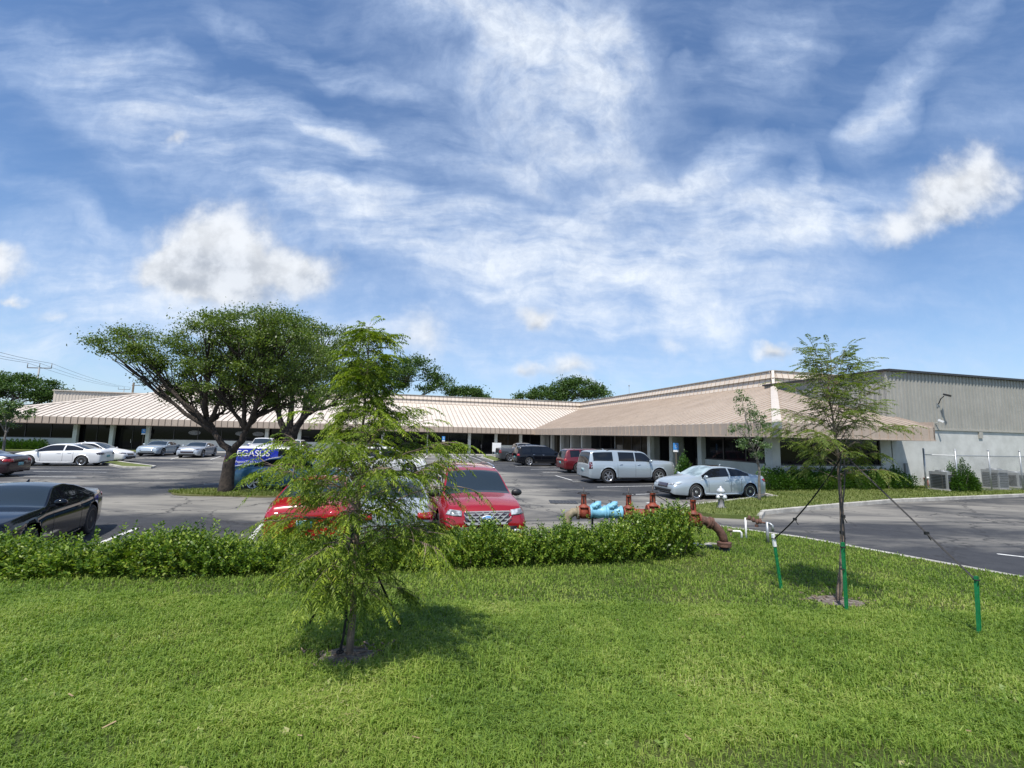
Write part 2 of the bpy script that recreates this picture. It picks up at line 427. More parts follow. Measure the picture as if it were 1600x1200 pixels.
def turf(name, dark, lite, dry, bumpy=.4):
    m = bpy.data.materials.new(name); m.use_nodes = True; t = m.node_tree; N = NT(t); b = t.nodes['Principled BSDF']
    P = N.n('ShaderNodeTexCoord').outputs['Object']
    a = N.ramp(N.noise(P, .55, 5, .6), .3, .7, 0, 1); f = N.ramp(N.noise(P, 28, 6, .75), .35, .7, 0, 1)
    c = N.mix(f, (*dark, 1), (*lite, 1)); c = N.mix(N.m('MULTIPLY', a, .35), c, (*dry, 1))
    N.put(b.inputs['Base Color'], c); b.inputs['Roughness'].default_value = .9; b.inputs['Specular IOR Level'].default_value = .15
    bp = N.n('ShaderNodeBump'); bp.inputs['Strength'].default_value = bumpy; bp.inputs['Distance'].default_value = .05
    N.put(bp.inputs['Height'], N.noise(P, 45, 5, .7)); N.put(b.inputs['Normal'], bp.outputs[0])
    return m
M_['asphalt'] = asphalt()
M_['turf'] = turf('turf', (.025, .042, .010), (.065, .095, .022), (.12, .11, .04))
M_['turf_far'] = turf('turf_far', (.075, .105, .028), (.135, .175, .050), (.21, .19, .085))
M_['mulch'] = mat('mulch', (.085, .065, .05), .95, col2=(.22, .19, .165), vscale=14, bump=.8, bscale=30)

M_['turf_dry'] = turf('turf_dry', (.075, .085, .03), (.15, .16, .06), (.22, .18, .10))
MB().poly([(-900, -600, -.06), (900, -600, -.06), (900, 2000, -.06), (-900, 2000, -.06)]).build('ground', M_['turf_far'], kind='structure')
MB().poly([(-110, 3, 0), (75, 3, 0), (75, 90, 0), (-110, 90, 0)]).build('parking_lot', M_['asphalt'], kind='structure')
# near lawn, a raised bank that falls towards the lot
def lawn():
    xs = np.arange(-14, 14.01, .25); vs = []; fs = []; ny = 60
    for x in xs:
        ye = float(lawn_edge(x))
        for j in range(ny+1):
            y = -6+(ye+6)*j/ny; z = float(lawn_h(x, y)) if y > -6 else 1.1
            vs.append((x, y, z))
    n = ny+1
    for i in range(len(xs)-1):
        for j in range(ny): fs.append((i*n+j, (i+1)*n+j, (i+1)*n+j+1, i*n+j+1))
    # kerb-height skirt
    b = len(vs)
    for x in xs: ye = float(lawn_edge(x)); vs.append((x, ye, -.02))
    for i in range(len(xs)-1): fs.append((i*n+ny, (i+1)*n+ny, b+i+1, b+i))
    m = MB(); m.quadmesh(vs, fs, True); return m.build('lawn', M_['turf'], kind='structure')
lawn()
def kerb(name, pts, w=.16, h=.15, closed=False):
    m = MB(); n = len(pts); P = [Vector((p[0], p[1], 0)) for p in pts]
    seg = []
    for i, p in enumerate(P):
        a = P[i-1] if (i > 0 or closed) else p; c = P[(i+1) % n] if (i < n-1 or closed) else p
        d = (c-a).normalized(); s = Vector((-d.y, d.x, 0))
        seg.append((p-s*w/2, p+s*w/2))
    vs = []
    for l, r in seg:
        vs += [(l.x, l.y, -.02), (l.x, l.y, h-.015), (l.x+(r.x-l.x)*.1, l.y+(r.y-l.y)*.1, h), (r.x-(r.x-l.x)*.1, r.y-(r.y-l.y)*.1, h), (r.x, r.y, h-.015), (r.x, r.y, -.02)]
    fs = []
    k = n if closed else n-1
    for i in range(k):
        j = (i+1) % n
        for q in range(5): fs.append((i*6+q, i*6+q+1, j*6+q+1, j*6+q))
    if not closed: fs += [tuple(range(6)), tuple(range((n-1)*6, n*6))[::-1]]
    m.quadmesh(vs, fs); return m.build(name, M_['concrete'], kind='structure')
ex = np.concatenate([np.linspace(-14, 3, 18), np.linspace(3.2, 14, 50)])
kerb('kerb', [(x, float(lawn_edge(x))+.07) for x in ex if x > 3.3], w=.14, h=.14)
# grass islands
def island(name, pts, h=.13, curb=True, m='turf_far'):
    o = MB().prism(pts, -.02, h).build(name, M_[m], kind='structure')
    if curb: kerb('kerb', list(pts)+[pts[0]], h=h+.02)
    return o
g = lambda px, py, h=.13: tuple(G(px, py, h))[:2]
D = Vector((math.cos(.258), math.sin(.258), 0)); Nn = Vector((math.sin(.258), -math.cos(.258), 0))
C0 = Vector((3.14, 60.4, 0)); LW = 39.4; WD = 11.4; SD = 10.8
HE, HFT, HK, HT = 2.81, 3.57, 7.14, 8.39
E0 = C0+Nn*LW; S0 = E0+D*SD
Pw = lambda P: (P.x, P.y)
wallR = S0-Nn*2.0+D*34
isl = [g(1064, 793), g(1112, 803), g(1186, 806), g(1192, 798), g(1300, 788), g(1400, 780), g(1600, 772), (46, 27.5), Pw(wallR),
       Pw(E0-Nn*2+D*2), Pw(E0-Nn*14+D*2), Pw(E0-Nn*14-D*.8), Pw(E0-D*.8-Nn*1.0), (12.2, 20.9), g(1192, 775), g(1178, 777), g(1090, 787)]
MB().prism(isl, -.02, .13).build('grass_island', M_['turf_far'], kind='structure')
kerb('kerb', [g(1186, 806), g(1192, 798), g(1300, 788), g(1400, 780), g(1600, 772), (46, 27.5)], h=.15)
kerb('kerb', [g(1064, 793), g(1090, 787), g(1178, 777), g(1192, 775), (12.2, 20.9), Pw(E0-D*.8-Nn*1.0), Pw(E0-Nn*12-D*.8)], h=.15)
th = np.linspace(0, 2*PI, 28, endpoint=False)
island('grass_island', [(-11.0+(3.0+.25*math.sin(3*t+1))*math.cos(t), 18.75+(1.0+.12*math.sin(5*t))*math.sin(t)) for t in th], .05, False, 'turf_dry')
# facade walkway and planted strip
MB().prism([Pw(C0+D*3-Nn*9), Pw(C0+Nn*1.2-D*1.4), Pw(C0-D*43.5+Nn*1.2), Pw(C0-D*43.5-Nn*9)], -.02, .10).build('sidewalk', M_['walk'], kind='structure')
MB().prism([Pw(C0+Nn*1.2-D*1.4), Pw(C0+Nn*36-D*1.2), Pw(C0+Nn*36+D*4), Pw(C0+D*3-Nn*9)], -.03, .09).build('sidewalk', M_['walk'], kind='structure')
MB().prism([Pw(C0-D*43.6+Nn*1.6), Pw(C0-D*43.6-Nn*9), Pw(C0-D*75-Nn*9), Pw(C0-D*75+Nn*1.6)], -.02, .13).build('grass_strip', M_['turf_far'], kind='structure')
island('grass_island', [g(160, 716), g(200, 722), g(242, 727), g(236, 729), g(190, 728), g(150, 720)], .1, True)
island('grass_island', [g(752, 713), g(768, 711.5), g(790, 718), g(772, 720)], .1, True)
# painted markings
pm = MB(); pb = MB()
def line(p, q, w=.11, mb=pm):
    a = G(*p); b = G(*q); d = (b-a).normalized(); s = Vector((-d.y, d.x, 0))*w/2
    mb.poly([(a-s)+Vector((0, 0, .004)), (a+s)+Vector((0, 0, .004)), (b+s)+Vector((0, 0, .004)), (b-s)+Vector((0, 0, .004))])
for p, q in (((158, 848), (215, 825)), ((372, 866), (411, 818)), ((52, 736.5), (167, 738)), ((29, 744), (120, 745.6)), ((-60, 753), (45, 754)),
             ((130, 734), (206, 732.5)), ((267, 717.5), (286, 712.5)), ((329, 718), (345, 713)), ((318, 756.5), (362, 756)), ((933, 761), (1030, 759)),
             ((980, 773), (1024, 771.5)), ((868, 743), (894, 750.5)), ((894, 752), (965, 751)), ((848, 738.5), (905, 737.5)), ((829, 733.5), (885, 733)),
             ((805, 729), (830, 728.5)), ((707, 712), (722, 720)), ((719, 712), (736, 720)), ((732, 712.3), (752, 719.5)), ((742, 712.3), (764, 719)),
             ((752, 712), (776, 718)), ((720, 715), (768, 713.5)), ((668, 712.5), (656, 722)), ((1558, 865.5), (1640, 875)), ((1010, 786), (1026, 784)),
             ((-70, 765), (20, 770)), ((560, 760), (640, 757))):
    line(p, q)
line((675, 713.5), (708, 713.5), .16, pb)
pm.build('parking_markings', M_['paint_line'], kind='structure')
pb.build('parking_markings', M_['paint_blue'], kind='structure')
dm = MB(); a = G(880, 784.5); dm.box((a.x, a.y, .006), (1.1, .9, .012)); dg = dm.build('drain_cover', M_['black'], None, 'dark square drain cover set flush in the drive aisle', 'drain cover')
db = MB()
for k in range(7): db.box((a.x-.42+k*.14, a.y, .016), (.05, .8, .008))
o = db.build('grate', M_['frame'], dg)
# mulch rings
def ring(cx, cy, r, seed):
    rr = random.Random(seed); vs = [(cx, cy, float(lawn_h(cx, cy))+.035)]; n = 40
    R = [r*(.75+.4*rr.random()) for _ in range(n)]
    for k in range(n):
        t = 2*PI*k/n; rk = (R[k]+R[k-1])/2; x = cx+rk*math.cos(t); y = cy+rk*math.sin(t); vs.append((x, y, float(lawn_h(x, y))+.008))
    m = MB(); m.quadmesh(vs, [(0, 1+k, 1+(k+1) % n) for k in range(n)], True); return m.build('mulch', M_['mulch'], kind='stuff')
def on_lawn(px, py):
    h = .4
    for _ in range(8): p = G(px, py, h); h = float(lawn_h(p.x, p.y))
    return (p.x, p.y)
SAP1 = on_lawn(545, 1026); SAP2 = on_lawn(1308, 940)
ring(*SAP1, .27, 3); ring(*SAP2, .34, 4)

# ------------------------------------------------------------------ main building
OB = empty('office_building', (0, 0, 0), 0, 'long low beige building with sloped standing seam metal roof and deep eaves', 'office building')
UZ = Vector((0, 0, 1))
LM = 60.3+0.0            # main eave: knee line is 60.3 long; eave runs from C0 to CL
CL = C0-D*(60.3+WD-WD)   # recomputed below
KL = (C0-Nn*WD+D*WD)-D*60.3
CL = KL+Nn*WD-D*WD       # left eave corner
LE = (C0-CL).length
def slope_panels(name, O, A, B, region, L0, L1, seam_sp, matl, seam_mat, ribw=.036, ribh=.06, hf=True):
    """O eave origin, A along, B inward; region(u)->(v0,v1). Ribbed slope + fascia."""
    SL = (HK-HFT)/WD
    def P(u, v, dz=0.): return O+A*u+B*v+UZ*(HFT+v*SL+dz)
    m = MB(); us = list(np.arange(L0, L1+1e-6, seam_sp)); 
    if us[-1] < L1-.05: us.append(L1)
    for a, b in zip(us[:-1], us[1:]):
        ra, rb = region(a), region(b)
        m.poly([P(a, ra[0]), P(b, rb[0]), P(b, rb[1]), P(a, ra[1])])
    o = m.build(name, matl, OB)
    r = MB()
    for u in us:
        v0, v1 = region(u)
        if v1-v0 < .15: continue
        r.bar(P(u, v0, ribh/2), P(u, v1, ribh/2), ribw, ribh)
    r.build('roof_seam', seam_mat, o)
    return o
RL, RT = M_['roof_light'], M_['roof_tan']
SP = .61
# main slope (u from CL toward C0, v inward = -Nn)
def reg_main(u):
    v0 = max(0, u-LE); v1 = min(WD, max(u, 0)); return (v0, max(v0, v1))
slope_panels('roof_slope', CL, D, -Nn, reg_main, 0, LE+WD, SP, RL, M_['seam_roof'] if 'seam_roof' in M_ else M_['seam_dark'])
# left end slope (faces -D): from CL going inward -Nn
def reg_left(u): return (0, min(WD, u))
slope_panels('roof_slope', CL, -Nn, D, reg_left, 0, 34, SP, RL, M_['seam_dark'])
# wing slope faces -D : from C0 along Nn to E0
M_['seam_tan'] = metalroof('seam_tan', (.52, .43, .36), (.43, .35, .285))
def reg_wing(u): return (max(0, -u), max(max(0, -u), min(WD, LW-u)))
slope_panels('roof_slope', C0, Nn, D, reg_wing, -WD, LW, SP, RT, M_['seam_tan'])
# end slope faces Nn : from E0 along D
def reg_end(u): return (0, min(WD, u)) if u < SD-.45 else (0, 2.0)
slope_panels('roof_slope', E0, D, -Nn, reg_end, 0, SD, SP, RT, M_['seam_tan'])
# hip caps
def hipcap(a, b, matl, w=.42):
    m = MB(); d = (b-a).normalized(); s = Vector((-d.y, d.x, 0)).normalized()*w/2; u = UZ*.11
    m.quadmesh([a-s, a+u, a+s, b-s, b+u, b+s, a-s-UZ*.09, a+s-UZ*.09, b-s-UZ*.09, b+s-UZ*.09], [(0, 1, 4, 3), (1, 2, 5, 4), (6, 0, 3, 8), (2, 7, 9, 5), (0, 6, 7, 2, 1), (3, 4, 5, 9, 8)])
    m.build('hip_cap', matl, OB)
K2 = E0-Nn*WD+D*WD
hipcap(E0+UZ*(HFT+.05), K2+UZ*(HK+.06), M_['roof_light'])
hipcap(CL+UZ*(HFT+.05), KL+UZ*(HK+.06), M_['roof_light'], .3)
# fascia bands
def band(name, a, b, z0, z1, matl, seam=True, out=None, sp=SP, seam_mat=None, th=.12, la=None, lb=None):
    la = la or Vector((0, 0, 0)); lb = lb or Vector((0, 0, 0))
    d = (b-a).normalized(); o = out
    m = MB(); L = (b-a).length
    m.quadmesh([a+UZ*z0, b+UZ*z0, b+lb+UZ*z1, a+la+UZ*z1, a-o*th+UZ*z0, b-o*th+UZ*z0, b+lb-o*th+UZ*z1, a+la-o*th+UZ*z1],
               [(0, 1, 2, 3), (5, 4, 7, 6), (4, 5, 1, 0), (3, 2, 6, 7), (4, 0, 3, 7), (1, 5, 6, 2)])
    f = m.build(name, matl, OB)
    if seam:
        r = MB(); u = 0
        while u < L:
            p = a+d*u; ln_ = -o*(-(la.dot(o))); r.bar(p+o*.018+UZ*(z0+.01), p+ln_+o*.018+UZ*(z1-.005), .04, .045, d); u += sp
        r.bar(a+o*.015+UZ*(z0+.03), b+o*.015+UZ*(z0+.03), .03, .06)
        r.build('seam', seam_mat or M_['seam_dark'], f)
    return f
FM = M_['fascia']
band('fascia', CL, C0, HE, HFT, FM, True, Nn)
band('fascia', CL-Nn*34, CL, HE, HFT, FM, True, -D)
band('fascia', C0, E0, HE, HFT, FM, True, -D, seam_mat=FM)
band('fascia', E0, S0, HE, HFT, FM, True, Nn, seam_mat=FM)
band('fascia', S0, S0-Nn*2, HE, HFT+.3, FM, False, D)
# rake triangle at the end of the eave
SLp = (HK-HFT)/WD
MB().quadmesh([S0+UZ*HFT, S0-Nn*2+UZ*(HFT+.28), S0-Nn*2+UZ*(HFT+2*SLp+.07), S0+UZ*(HFT+.07)], [(0, 1, 2, 3)]).build('rake', FM, OB)
# upper parapets
K0 = C0-Nn*WD+D*WD
PM = M_['parapet']
KLx = KL
LN = (D-Nn)*.38
band('parapet', KLx, K0, HK-.02, HT, PM, True, Nn, th=.3, la=LN, lb=LN)
band('parapet', KLx-Nn*24, KLx, HK-.02, HT, PM, True, -D, th=.3, la=D*.38, lb=LN)
band('parapet', K0, K2, HK-.02, HT, PM, True, -D, seam_mat=FM, th=.3, la=LN, lb=LN)
band('parapet', K2, K2+D*24, HK-.02, HT, PM, True, Nn, seam_mat=FM, th=.3, la=LN, lb=-Nn*.38)
for a, b, o in ((KLx, K0, Nn), (KLx-Nn*24, KLx, -D), (K0, K2, -D), (K2, K2+D*24, Nn)):
    cap = MB(); cap.bar(a+LN+o*-.12+UZ*(HT+.05), b+LN+o*-.12+UZ*(HT+.05), .5, .07); cap.build('parapet_cap', M_['grey_metal'], OB)
for kp in (K2-D*.03+Nn*.03, KL-D*.0): hc = MB(); hc.bar(kp+UZ*HK, kp+LN+UZ*HT, .2, .2); hc.build('corner_trim', M_['roof_light'], OB)
# roof deck behind the parapet
dk = MB(); zt = HT-.6
dk.poly([KL-D*0+UZ*zt, K0+UZ*zt, K2+UZ*zt, K2+D*24+UZ*zt, K2+D*24-Nn*60+UZ*zt, KL-Nn*24+UZ*zt])
dk.build('roof_deck', M_['concrete'], OB)
# soffits
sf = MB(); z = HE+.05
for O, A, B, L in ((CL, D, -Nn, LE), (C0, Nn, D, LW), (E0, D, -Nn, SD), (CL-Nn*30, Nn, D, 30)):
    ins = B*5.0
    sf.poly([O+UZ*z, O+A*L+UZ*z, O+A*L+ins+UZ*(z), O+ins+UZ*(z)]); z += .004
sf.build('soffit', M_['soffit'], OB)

SW, SWW = M_['stucco'], M_['stucco_white']
# --- walls: each facade frame (origin on the wall plane, along, outward)
def facade(O, A, B, bays, posts, knee_h, top=HE+.04, recess=1.1, colw=.36, wm=SWW):
    """bays: (t0,t1,kind,...)"""
    w = MB()
    for (t0, t1, kind, mull) in bays:
        p0 = O+A*t0; p1 = O+A*t1
        if kind in ('knee', 'kneeblind'):
            q = MB(); mid = (p0+p1)/2; L = t1-t0
            R = Matrix((A, B, UZ)).transposed()
            def bx(mb, ca, cb, cz, da, db_, dz):
                c = O+A*ca+B*cb+UZ*cz
                mb.quadmesh([c+R@Vector((i*da/2, j*db_/2, k*dz/2)) for k in (-1, 1) for j in (-1, 1) for i in (-1, 1)],
                            [(0, 2, 3, 1), (4, 5, 7, 6), (0, 1, 5, 4), (2, 6, 7, 3), (0, 4, 6, 2), (1, 3, 7, 5)])
            bx(q, (t0+t1)/2, -.1, knee_h/2, L, .2, knee_h); q.build('wall', wm, OB)
            fr = MB(); z0, z1 = knee_h, top; c = (t0+t1)/2
            bx(fr, c, -.08, z0+.04, L, .1, .08); bx(fr, c, -.08, z1-.04, L, .1, .08)
            n = mull
            for k in range(n+1): bx(fr, t0+.04+(L-.08)*k/n, -.08, (z0+z1)/2, .07, .105, z1-z0-.16)
            f = fr.build('window', M_['frame'], OB)
            gl = MB()
            bx(gl, c, -.10, (z0+z1)/2, L-.1, .02, z1-z0-.12)
            gl.build('pane', M_['glass_blind' if kind == 'kneeblind' else 'glass'], f)
        elif kind in ('full', 'door', 'blind'):
            R = Matrix((A, B, UZ)).transposed()
            def bx(mb, ca, cb, cz, da, db_, dz):
                c = O+A*ca+B*cb+UZ*cz
                mb.quadmesh([c+R@Vector((i*da/2, j*db_/2, k*dz/2)) for k in (-1, 1) for j in (-1, 1) for i in (-1, 1)],
                            [(0, 2, 3, 1), (4, 5, 7, 6), (0, 1, 5, 4), (2, 6, 7, 3), (0, 4, 6, 2), (1, 3, 7, 5)])
            L = t1-t0; c = (t0+t1)/2; rc = recess if kind != 'blind' else .1
            fr = MB(); bx(fr, c, -rc, .16, L, .1, .12); bx(fr, c, -rc, top-.05, L, .1, .1)
            for k in range(mull+1): bx(fr, t0+.03+(L-.06)*k/mull, -rc, top/2+.05, .06, .105, top-.3)
            f = fr.build('door' if kind == 'door' else 'window', M_['frame'], OB)
            gl = MB(); bx(gl, c, -rc-.02, top/2+.04, L-.08, .02, top-.28); gl.build('pane', M_['glass_blind' if kind == 'blind' else 'glass'], f)
            if kind == 'door':
                hd = MB(); hd.bar(O+A*(c-.1)+B*(-rc+.09)+UZ*.9, O+A*(c-.1)+B*(-rc+.09)+UZ*1.3, .03, .03); hd.build('handle', M_['chrome'], f)
            if rc > .2:
                
                for tq in (t0-.02, t1+.02): sd = MB(); bx(sd, tq, -rc/2-.03, top/2, .08, rc, top); sd.build('wall', wm, OB)
    for t in posts:
        c = MB(); R = Matrix((A, B, UZ)).transposed()
        cc = O+A*t+B*.06+UZ*(top/2)
        c.quadmesh([cc+R@Vector((i*colw/2, j*.2, k*top/2)) for k in (-1, 1) for j in (-1, 1) for i in (-1, 1)],
                   [(0, 2, 3, 1), (4, 5, 7, 6), (0, 1, 5, 4), (2, 6, 7, 3), (0, 4, 6, 2), (1, 3, 7, 5)])
        c.build('column', wm, OB)
# main facade wall plane is 1.7 m behind the eave; t measured from C0 going -D
OM = C0-Nn*1.7
tm = lambda px: -along(OM, D, px, 1.8, -75, 5)   # distance left of C0
def mb_(a, b, kind, mull): return (-tm(a), -tm(b), kind, mull)
cols = [-46, 119, 176, 232, 417, 468, 598, 733, 774.5, 813]
bays = [mb_(-46, 119, 'knee', 4), mb_(119, 176, 'full', 2), mb_(176, 232, 'door', 2), mb_(232, 417, 'knee', 5), mb_(417, 468, 'full', 2),
        mb_(468, 598, 'knee', 4), mb_(598, 668, 'full', 2), mb_(668, 733, 'full', 2), mb_(733, 774.5, 'door', 2), mb_(774.5, 813, 'kneeblind', 2), mb_(813, 846, 'full', 2)]
facade(OM, D, Nn, bays, [-tm(x) for x in cols], 1.3, recess=.45)
# wing facade, plane 1.7 behind its eave, t along Nn from C0
OW = C0+D*1.7
tw = lambda px: along(OW, Nn, px, 1.8, -2, LW)
def wb_(a, b, kind, mull): return (tw(a), tw(b), kind, mull)
bw = [wb_(849, 864, 'full', 1), wb_(864, 879, 'blind', 1), wb_(879, 895, 'full', 1), wb_(895, 912, 'full', 1), wb_(912, 960, 'full', 3), wb_(960, 1016, 'blind', 4),
      wb_(1016, 1052, 'full', 1), wb_(1052, 1098, 'door', 2), wb_(1098, 1206, 'knee', 3)]
facade(OW, Nn, -D, bw, [tw(x) for x in (849, 864, 879, 895, 912, 1018, 1053, 1098)], 1.35, recess=.9, colw=.4, wm=SW)
# end facade + warehouse share the plane 2.0 behind the eave
OE = E0-Nn*2.0
te = lambda px, h=1.8: along(OE, D, px, h, 0, 60)
tc0 = 1.7
facade(OE, D, Nn, [(tc0+.3, te(1377), 'knee', 3)], [], 1.3, wm=SW)
cb = MB(); R = Matrix((D, Nn, UZ)).transposed()
def dbox(mb, O, ca, cb_, cz, da, db_, dz):
    c = O+D*ca+Nn*cb_+UZ*cz
    mb.quadmesh([c+R@Vector((i*da/2, j*db_/2, k*dz/2)) for k in (-1, 1) for j in (-1, 1) for i in (-1, 1)],
                [(0, 2, 3, 1), (4, 5, 7, 6), (0, 1, 5, 4), (2, 6, 7, 3), (0, 4, 6, 2), (1, 3, 7, 5)])
dbox(cb, OE, tc0+.05, -.1, 1.42, .55, .5, 2.85); cb.build('column', SW, OB)
wl = MB(); t1 = te(1377); tend = 11.0
dbox(wl, OE, (t1+SD-.5)/2, -.1, HE/2, SD-.5-t1, .2, HE+.02); wl.build('wall', SW, OB)
# downspout shoe under the hip cap
ds = MB(); e = E0+(D*-1+Nn)*.0
ds.box((E0.x-.02, E0.y-.05, HFT-.18), (.34, .3, .34), rz=.5); ds.build('gutter_box', M_['greypaint'], OB)

# ------------------------------------------------------------------ warehouse
WH = empty('warehouse', Pw(OE+D*(SD-.4))+(0,), 0, 'tall grey warehouse with corrugated upper wall over pale stucco base', 'warehouse')
WH.rotation_euler = (0, 0, .258)
WL, WHH, WDP = 42.0, 7.03, 9.3
def corr_wall(mb, p, a, out, L, z0, z1, pitch=.30, dep=.045):
    n = int(L/pitch); vs = []; prof = []
    for i in range(n):
        x = i*pitch
        prof += [(x, 0), (x+pitch*.42, 0), (x+pitch*.52, dep), (x+pitch*.86, dep), (x+pitch*.96, 0)]
    prof.append((L, 0))
    for x, o in prof: vs.append(p+a*x+out*o+UZ*z0); vs.append(p+a*x+out*o+UZ*z1)
    mb.quadmesh(vs, [(2*i, 2*i+2, 2*i+3, 2*i+1) for i in range(len(prof)-1)])
XA, YA = Vector((1, 0, 0)), Vector((0, 1, 0))
c = MB(); corr_wall(c, Vector((0, 0, 0)), XA, -YA, WL, 3.62, WHH); corr_wall(c, Vector((0, WDP, 0)), -YA, -XA, WDP, 3.0, WHH)
c.build('upper_wall', M_['corrugated'], WH)
c = MB(); c.box((WL/2+.2, .12, 1.76), (WL-.4+.8, .24, 3.52)); c.build('lower_wall', SW, WH)
c = MB(); c.box((.12, WDP/2+.3, 1.7), (.24, WDP-.2, 3.4)); c.build('lower_wall', SW, WH)
c = MB(); c.box((WL/2, .04, 3.57), (WL, .24, .10)); c.build('wall_ledge', M_['grey_metal'], WH)
c = MB(); c.box((WL/2, -.05, WHH+.03), (WL+.2, .34, .12)); c.box((-.05, WDP/2, WHH+.032), (.34, WDP, .12)); c.build('roof_trim', M_['frame'], WH)
c = MB(); c.box((WL/2, WDP/2, WHH-.1), (WL-.3, WDP-.3, .1)); c.build('roof', M_['grey_metal'], WH)
for x in (te(1531, 3.3)-SD+.4, te(1531, 3.3)-SD+8.9): c = MB(); c.box((x, -.02, 3.3), (.32, .10, .42)); c.build('vent_cap', M_['grey_metal'], WH)
# things on the wall (own top level)
def wpt(px, py, off=0.0):        # point on the warehouse wall plane at a photo pixel
    v = pray(px, py); o = OE
    t = ((o-Vector((0, 0, CH))).dot(Nn)+off)/v.dot(Nn); p = v*t; return Vector((p.x, p.y, CH+p.z))
p = wpt(1464, 632)
wlp = empty('wall_light', p, .258, 'dark arm mounted floodlight high on the grey corrugated wall', 'wall light')
wlp.scale = (.8, .8, .8)
c = MB(); c.tube([(0, 0, .0), (0, -.12, .05), (0, -.28, .42), (.02, -.5, .62)], .035, 8); c.build('arm', M_['black'], wlp)
c = MB(); c.box((0, 0, 0), (.26, .42, .12)); o = c.build('lamp_head', M_['black'], wlp); o.location = (.10, -.66, .68); o.rotation_euler = (.35, .2, .15)
c = MB(); c.box((.0, -.02, -.05), (.22, .06, .3)); c.build('mount', M_['greypaint'], wlp)
p = wpt(1461, 660)
sc = empty('security_camera', p, .258, 'small white camera on the grey wall just below the floodlight', 'camera')
c = MB(); c.tube([(0, .02, -.08), (0, -.14, 0), (0, -.2, .04)], .025, 6); c.build('bracket', M_['white'], sc)
c = MB(); c.box((0, 0, 0), (.10, .28, .11)); o = c.build('housing', M_['white'], sc); o.location = (-.03, -.34, .08); o.rotation_euler = (.5, 0, .3)
p = wpt(1414, 731)
mbx = MB(); mbx.box((0, -.05, 0), (.2, .12, .55)); o = mbx.build('meter_box', M_['greypaint'], None, 'slim grey utility box on the stucco wall above the hedge end', 'utility box'); o.location = p; o.rotation_euler = (0, 0, .258)
c = MB(); c.tube([(0, -.05, -.27), (0, -.05, -.75)], .025, 6); c.build('conduit', M_['greypaint'], o)
fd = empty('standpipe', wpt(1445, 752), .258, 'red and white two branch pipe fitting low on the stucco wall', 'standpipe')
M_['faded_red'] = mat('faded_red', (.30, .12, .08), .7, var=.4, vscale=9)
c = MB(); c.tube([(-.06, .0, .18), (-.06, -.18, .18), (-.06, -.2, -.5)], .05, 8); c.build('pipe', M_['faded_red'], fd)
c = MB(); c.tube([(-.2, -.2, .22), (.25, -.2, .2)], .07, 8); c.build('cross_pipe', M_['white'], fd)
c = MB(); c.tube([(.18, -.2, .15), (.22, -.25, -.12), (.2, -.2, -.5)], .06, 8); c.build('hose', M_['wood'], fd)

# rear building behind the left end of the roof
RB = empty('rear_building', (0, 0, 0), 0, 'far tan corrugated building showing above the left roof slope', 'building')
c = MB(); A1 = at(85, 607, 76); A1.z = 0
corr_wall(c, A1, D, Nn, 34, 0, 8.55, .45, .05); corr_wall(c, A1-Nn*25, Nn, -D, 25, 0, 8.55, .45, .05); c.build('wall', M_['parapet'], RB)
c = MB(); c.bar(A1+UZ*8.6+Nn*.1, A1+D*34+UZ*8.6+Nn*.1, .3, .16); c.bar(A1+UZ*8.6-D*.1, A1-Nn*25+UZ*8.6-D*.1, .3, .16); c.build('parapet_cap', M_['roof_light'], RB)
c = MB(); c.poly([A1+UZ*8.4, A1+D*34+UZ*8.4, A1+D*34-Nn*25+UZ*8.4, A1-Nn*25+UZ*8.4]); c.build('roof', M_['concrete'], RB)

# ------------------------------------------------------------------ vegetation
def unit(v): return v/np.maximum(np.linalg.norm(v, axis=-1, keepdims=True), 1e-9)
def leaves(P, size, aspect=.5, updir=.5, jit=1.0, fold=0., dirs=None, r=rng):
    """rhombic leaves at points P: (n,4,3)"""
    n = len(P)
    d = r.normal(size=(n, 3))*jit
    if dirs is not None: d = dirs + .55*d
    d[:, 2] -= .15; d = unit(d)
    nn = r.normal(size=(n, 3)); nn[:, 2] += updir*3; s = unit(np.cross(d, nn))
    nn = unit(np.cross(s, d))
    sz = (size*(.65+.7*r.random(n)))[:, None]
    b = P-d*sz*.5; t = P+d*sz*.5
    l = P+s*sz*aspect*.5-nn*sz*.06; q = P-s*sz*aspect*.5-nn*sz*.06
    return np.stack([b, l, t, q], 1)

L_oak = leafmat('oak_leaf', ((0, (.028, .055, .010)), (.45, (.090, .145, .022)), (.85, (.165, .225, .038)), (1, (.22, .19, .08))), .32, .45, .5, .35)
L_dark = leafmat('dark_leaf', ((0, (.022, .055, .010)), (.6, (.055, .11, .018)), (1, (.10, .16, .03))), .25, .5, .4, .4)
L_cyp = leafmat('cypress_leaf', ((0, (.035, .070, .010)), (.4, (.105, .165, .018)), (.72, (.22, .29, .032)), (.9, (.36, .44, .06)), (1, (.28, .14, .05))), .30, .5, .22, .45, 3.0)
L_cyp2 = leafmat('cypress_leaf_dull', ((0, (.08, .13, .03)), (.5, (.15, .21, .05)), (.85, (.24, .26, .09)), (1, (.27, .17, .08))), .35, .5, .22, .35, 2.5)
L_hedge = leafmat('hedge_leaf', ((0, (.022, .058, .008)), (.35, (.075, .145, .016)), (.7, (.19, .28, .032)), (.95, (.37, .44, .08)), (1, (.34, .15, .04))), .28, .42, .38, .25)
L_box = leafmat('clipped_leaf', ((0, (.02, .06, .010)), (.5, (.045, .11, .014)), (1, (.11, .20, .03))), .28, .4, .5, .35)
L_small = leafmat('young_leaf', ((0, (.05, .09, .03)), (.5, (.10, .17, .06)), (1, (.18, .26, .11))), .35, .4, .5, .3)
